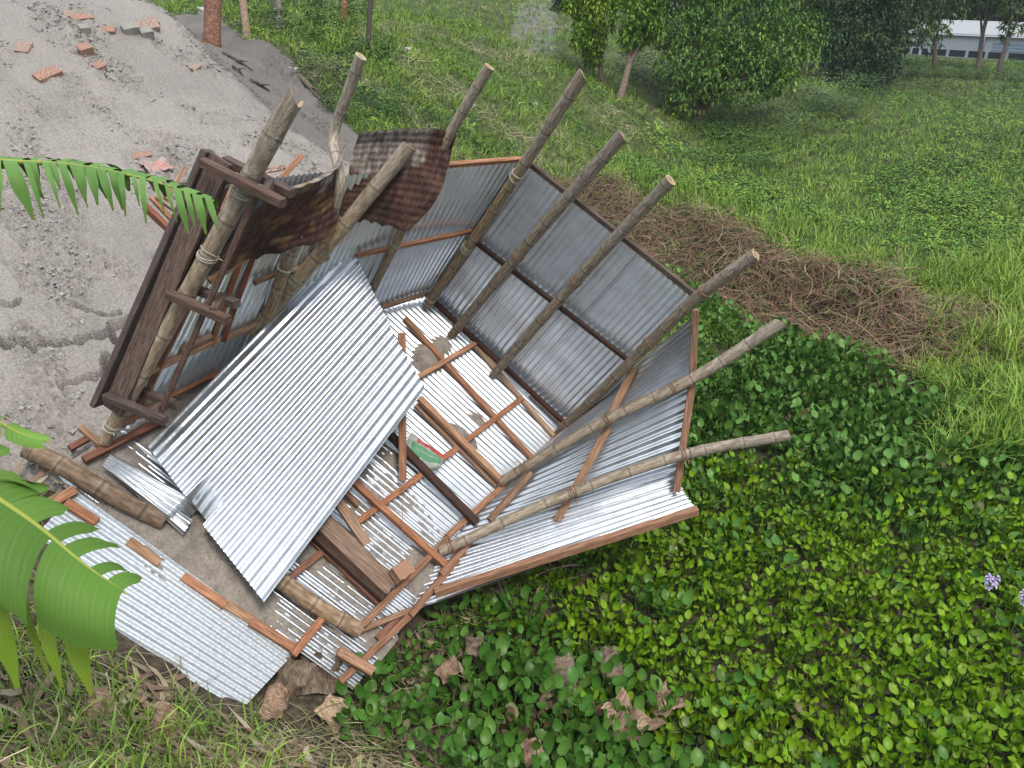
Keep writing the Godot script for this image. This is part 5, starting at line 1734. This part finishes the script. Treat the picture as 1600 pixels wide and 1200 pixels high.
	for q in bk:
		var at := on_sand(q[0], q[1])
		var n := Vector3(rf(0.1, 0.3), 1.0, rf(0.3, 0.6)).normalized()
		place("brick" if q[5] != "block" else "concrete_block", brick_mesh(Vector3(q[2], q[3], q[4]), 0.016), M[q[5]], at - Vector3(0, 0.01, 0), n, q[6] + 20.0, q[7], "brick" if q[5] != "block" else "concrete block")
	# broken timber and wrapper behind the old frame
	var tb := [[258, 312, 2.28, 288, 262, 0.06, "tan", "short tan timber end poking from the sand above the torn leaf"], [276, 290, 0, 334, 283, 0.03, "grey_wood", "thin grey stick lying against the old wooden frame"], [226, 322, 0, 292, 386, 0.12, "red", "red-brown board with nail scars half buried in sand"], [236, 308, 0, 290, 366, 0.05, "orange", "orange board beside the nail-scarred board"], [244, 306, 0, 300, 348, 0.07, "pale", "pale yellow board in the broken timber by the frame"], [330, 372, 0, 352, 300, 0.05, "pale", "pale splintered board between the frame and the end post"], [345, 330, 0, 358, 290, 0.05, "orange", "orange board end behind the frame's top crossbar"],
		[428, 292, 0, 470, 244, 0.06, "orange", "orange timber leaning behind the rusted sheet"], [406, 268, 0, 440, 262, 0.1, "brick_dusty", "dusty plank behind the end post"]]
	for q in tb:
		var a := on_sand(q[0], q[1]) + Vector3(0, 0.05, 0)
		var d := project(a).z
		if d > 6.0: d = 5.6; a = D(q[0], q[1], d)
		var b := D(q[3], q[4], d + 0.12)
		tag(beam("broken_timber", a, b, q[5], 0.035, Vector3(0.6, 0.3, 0.7), M[q[6]]), q[7], "timber")
	var wr := on_sand(248, 266)
	place("torn_wrapper", crumple(0.22, 0.2, 0.03, [Color(0.55, 0.28, 0.25), Color(0.40, 0.40, 0.36)], 1.0), M.plain, wr + Vector3(0, 0.03, 0), Vector3(0.2, 0.9, 0.4).normalized(), 30.0, "faded pink and grey wrapper on the sand above the torn leaf", "wrapper")
	# twigs and driftwood on the dark sand
	for q in [[350, 84, 395, 112, 0.03, "dead branch lying on the dark sand near the crest"], [392, 128, 422, 145, 0.03, "forked dead twig on the dark sand"], [470, 122, 500, 158, 0.05, "weathered driftwood at the edge of the undergrowth"], [365, 105, 380, 120, 0.02, "short dead twig on the dark sand"]]:
		var a := on_sand(q[0], q[1]) + Vector3(0, 0.015, 0)
		var b := on_sand(q[2], q[3]) + Vector3(0, 0.02, 0)
		var mb := MB.new()
		var c := Color(0.20, 0.16, 0.13)
		tube(mb, [a, a.lerp(b, 0.4) + Vector3(0, 0.03, 0.04), a.lerp(b, 0.7) - Vector3(0, 0.0, 0.03), b], [q[4], q[4] * 0.8, q[4] * 0.7, q[4] * 0.3], [c, c, c, c], 6)
		tube(mb, [a.lerp(b, 0.5) + Vector3(0, 0.02, 0), a.lerp(b, 0.7) + Vector3(0.1, 0.05, 0.1)], [q[4] * 0.5, q[4] * 0.2], [c, c], 5)
		tag(put("dead_branch", mb.done(), M.bark), q[5], "branch")
	# pale stones on the bank
	for q in [[638, 82, 0.07, "whitish stone on the grassy bank below the dark sapling"], [836, 168, 0.07, "whitish stone in the grass beside the pointed bamboo post"], [736, 170, 0.06, "pale stone in the grass near the dusty bamboo post"], [320, 22, 0.10, "pale lump of rubble beside the reddish trunk"], [460, 118, 0.08, "pale rubble at the edge of the undergrowth"]]:
		var at := on_ground(q[0], q[1]) if q[0] > 400 else on_sand(q[0], q[1])
		place("pale_stone", brick_mesh(Vector3(q[2] * 2.0, q[2] * 1.3, q[2] * 1.6), 0.04), M.stone, at + Vector3(0, 0.05, 0), Vector3(0.1, 1, 0.2).normalized(), rf(0, 360), q[3], "stone")

func build_far() -> void:
	# the far building: long low hall, pale wall, sheet roof
	var a := D(1418, 92, 46.0)
	var b := D(1720, 108, 40.0)
	a.y = -0.3
	b.y = -0.3
	var d := (b - a).normalized()
	var back := Vector3(-d.z, 0, d.x)
	if back.z > 0.0: back = -back
	var L := a.distance_to(b)
	var o := thing("long_low_building", "long low pale building with a light sheet roof beyond the pond", "building", a)
	var hw := 1.6
	var wallm := mat(null, lin(0.52, 0.54, 0.60), 0.9)
	var roofm := mat(null, lin(0.30, 0.31, 0.33), 0.6)
	var darkm := mat(null, lin(0.03, 0.035, 0.04), 0.5)
	var bluem := mat(null, lin(0.34, 0.40, 0.52), 0.8)
	var mb := MB.new()
	var c := [a, b, b + back * 6.0, a + back * 6.0]
	for k in 4:
		var p: Vector3 = c[k]
		var q: Vector3 = c[(k + 1) % 4]
		mb.flat(p, q, q + Vector3.UP * hw, p + Vector3.UP * hw, (q - p).cross(Vector3.UP).normalized() * (1.0 if (q - p).cross(Vector3.UP).dot(back * 3.0 + d * L * 0.5 - (p - a)) < 0.0 else -1.0))
	put("wall", mb.done(), wallm, o)
	for sgn in 2:
		mb = MB.new()
		var e := back * (-0.15 if sgn == 0 else 6.15)
		var rid := back * 3.0 + Vector3.UP * (hw + 0.55)
		var n := (d.cross(rid - e - Vector3.UP * (hw - 0.1))).normalized()
		if n.y < 0.0: n = -n
		for th in [0.0, -0.06]:
			mb.flat(a - d * 0.4 + e + Vector3.UP * (hw - 0.1 + th), b + e + Vector3.UP * (hw - 0.1 + th), b + rid + Vector3.UP * th, a - d * 0.4 + rid + Vector3.UP * th, n if th == 0.0 else -n)
		put("roof", mb.done(), roofm, o)
	for k in 9:
		var x := L * (k + 0.6) / 9.5
		var w := beam("window", a + d * (x - 0.42) + Vector3.UP * 0.55 - back * 0.02, a + d * (x + 0.42) + Vector3.UP * 0.55 - back * 0.02, 0.35, 0.06, Vector3.UP, darkm, o)
		beam("window_frame", a + d * (x - 0.5) + Vector3.UP * 0.34 - back * 0.06, a + d * (x + 0.5) + Vector3.UP * 0.34 - back * 0.06, 0.07, 0.1, Vector3.UP, roofm, w)
	for k in 3:
		beam("painted_stripe", a + d * (L * 0.45) + Vector3.UP * (0.85 + 0.17 * k) - back * 0.03, b + Vector3.UP * (0.85 + 0.17 * k) - back * 0.03, 0.10, 0.03, Vector3.UP, bluem, o)
	for k in 3:
		var x := L * (k + 0.2) / 3.0
		beam("pillar", a + d * x - back * 0.1, a + d * x - back * 0.1 + Vector3.UP * (hw - 0.12), 0.12, 0.12, d, wallm, o)

func build_view() -> void:
	var cam := Camera3D.new()
	cam.name = "camera"
	cam.keep_aspect = Camera3D.KEEP_HEIGHT
	cam.fov = rad_to_deg(2.0 * atan(600.0 / FOCAL))
	cam.position = Vector3(0, CAM_H, 0)
	cam.rotation_degrees = Vector3(-PITCH, 0, 0)
	cam.near = 0.05
	cam.far = 2000.0
	add_child(cam)
	cam.current = true
	var env := Environment.new()
	var sky := Sky.new()
	var sm := ProceduralSkyMaterial.new()
	sm.sky_top_color = Color(0.95, 0.98, 1.0)
	sm.sky_horizon_color = Color(0.58, 0.62, 0.67)
	sm.sky_curve = 0.7
	sm.ground_bottom_color = Color(0.25, 0.27, 0.2)
	sm.ground_horizon_color = Color(0.34, 0.37, 0.31)
	sm.sky_energy_multiplier = 1.0
	sky.sky_material = sm
	env.background_mode = Environment.BG_SKY
	env.sky = sky
	env.tonemap_mode = Environment.TONE_MAPPER_LINEAR
	env.tonemap_exposure = 1.95
	env.fog_enabled = true
	env.fog_density = 0.0006
	env.fog_light_color = Color(0.80, 0.84, 0.90)
	env.sdfgi_enabled = true
	env.ssao_enabled = true
	env.ssil_enabled = true
	var we := WorldEnvironment.new()
	we.name = "world_environment"
	we.environment = env
	add_child(we)
	var sun := DirectionalLight3D.new()
	sun.name = "sun"
	sun.light_energy = 0.45
	sun.light_angular_distance = 14.0
	sun.light_color = Color(1.0, 0.97, 0.92)
	sun.shadow_enabled = true
	sun.rotation_degrees = Vector3(-58, 35, 0)
	add_child(sun)

func _ready() -> void:
	noise.seed = 3
	noise.frequency = 0.01
	noise.fractal_octaves = 2
	rng.seed = 12
	setup_frame()
	build_view()
	make_materials()
	print("materials ", Time.get_ticks_msec())
	build_land()
	print("land ", Time.get_ticks_msec())
	build_sand()
	print("sand ", Time.get_ticks_msec())
	build_shed()
	build_loose()
	print("shed ", Time.get_ticks_msec())
	bush_mesh = weed_mesh(900, 1.0, 0.10, 0.42, 0.75, Color(0.04, 0.09, 0.022), 0.4)
	bush_pale = weed_mesh(900, 0.9, 0.085, 0.45, 0.8, Color(0.085, 0.145, 0.03), 0.4)
	build_trees()
	build_far()
	print("trees ", Time.get_ticks_msec())
	build_pond_plants()
	build_cover()
	print("cover ", Time.get_ticks_msec())
	build_banana()
	build_small()
	print("done ", Time.get_ticks_msec())
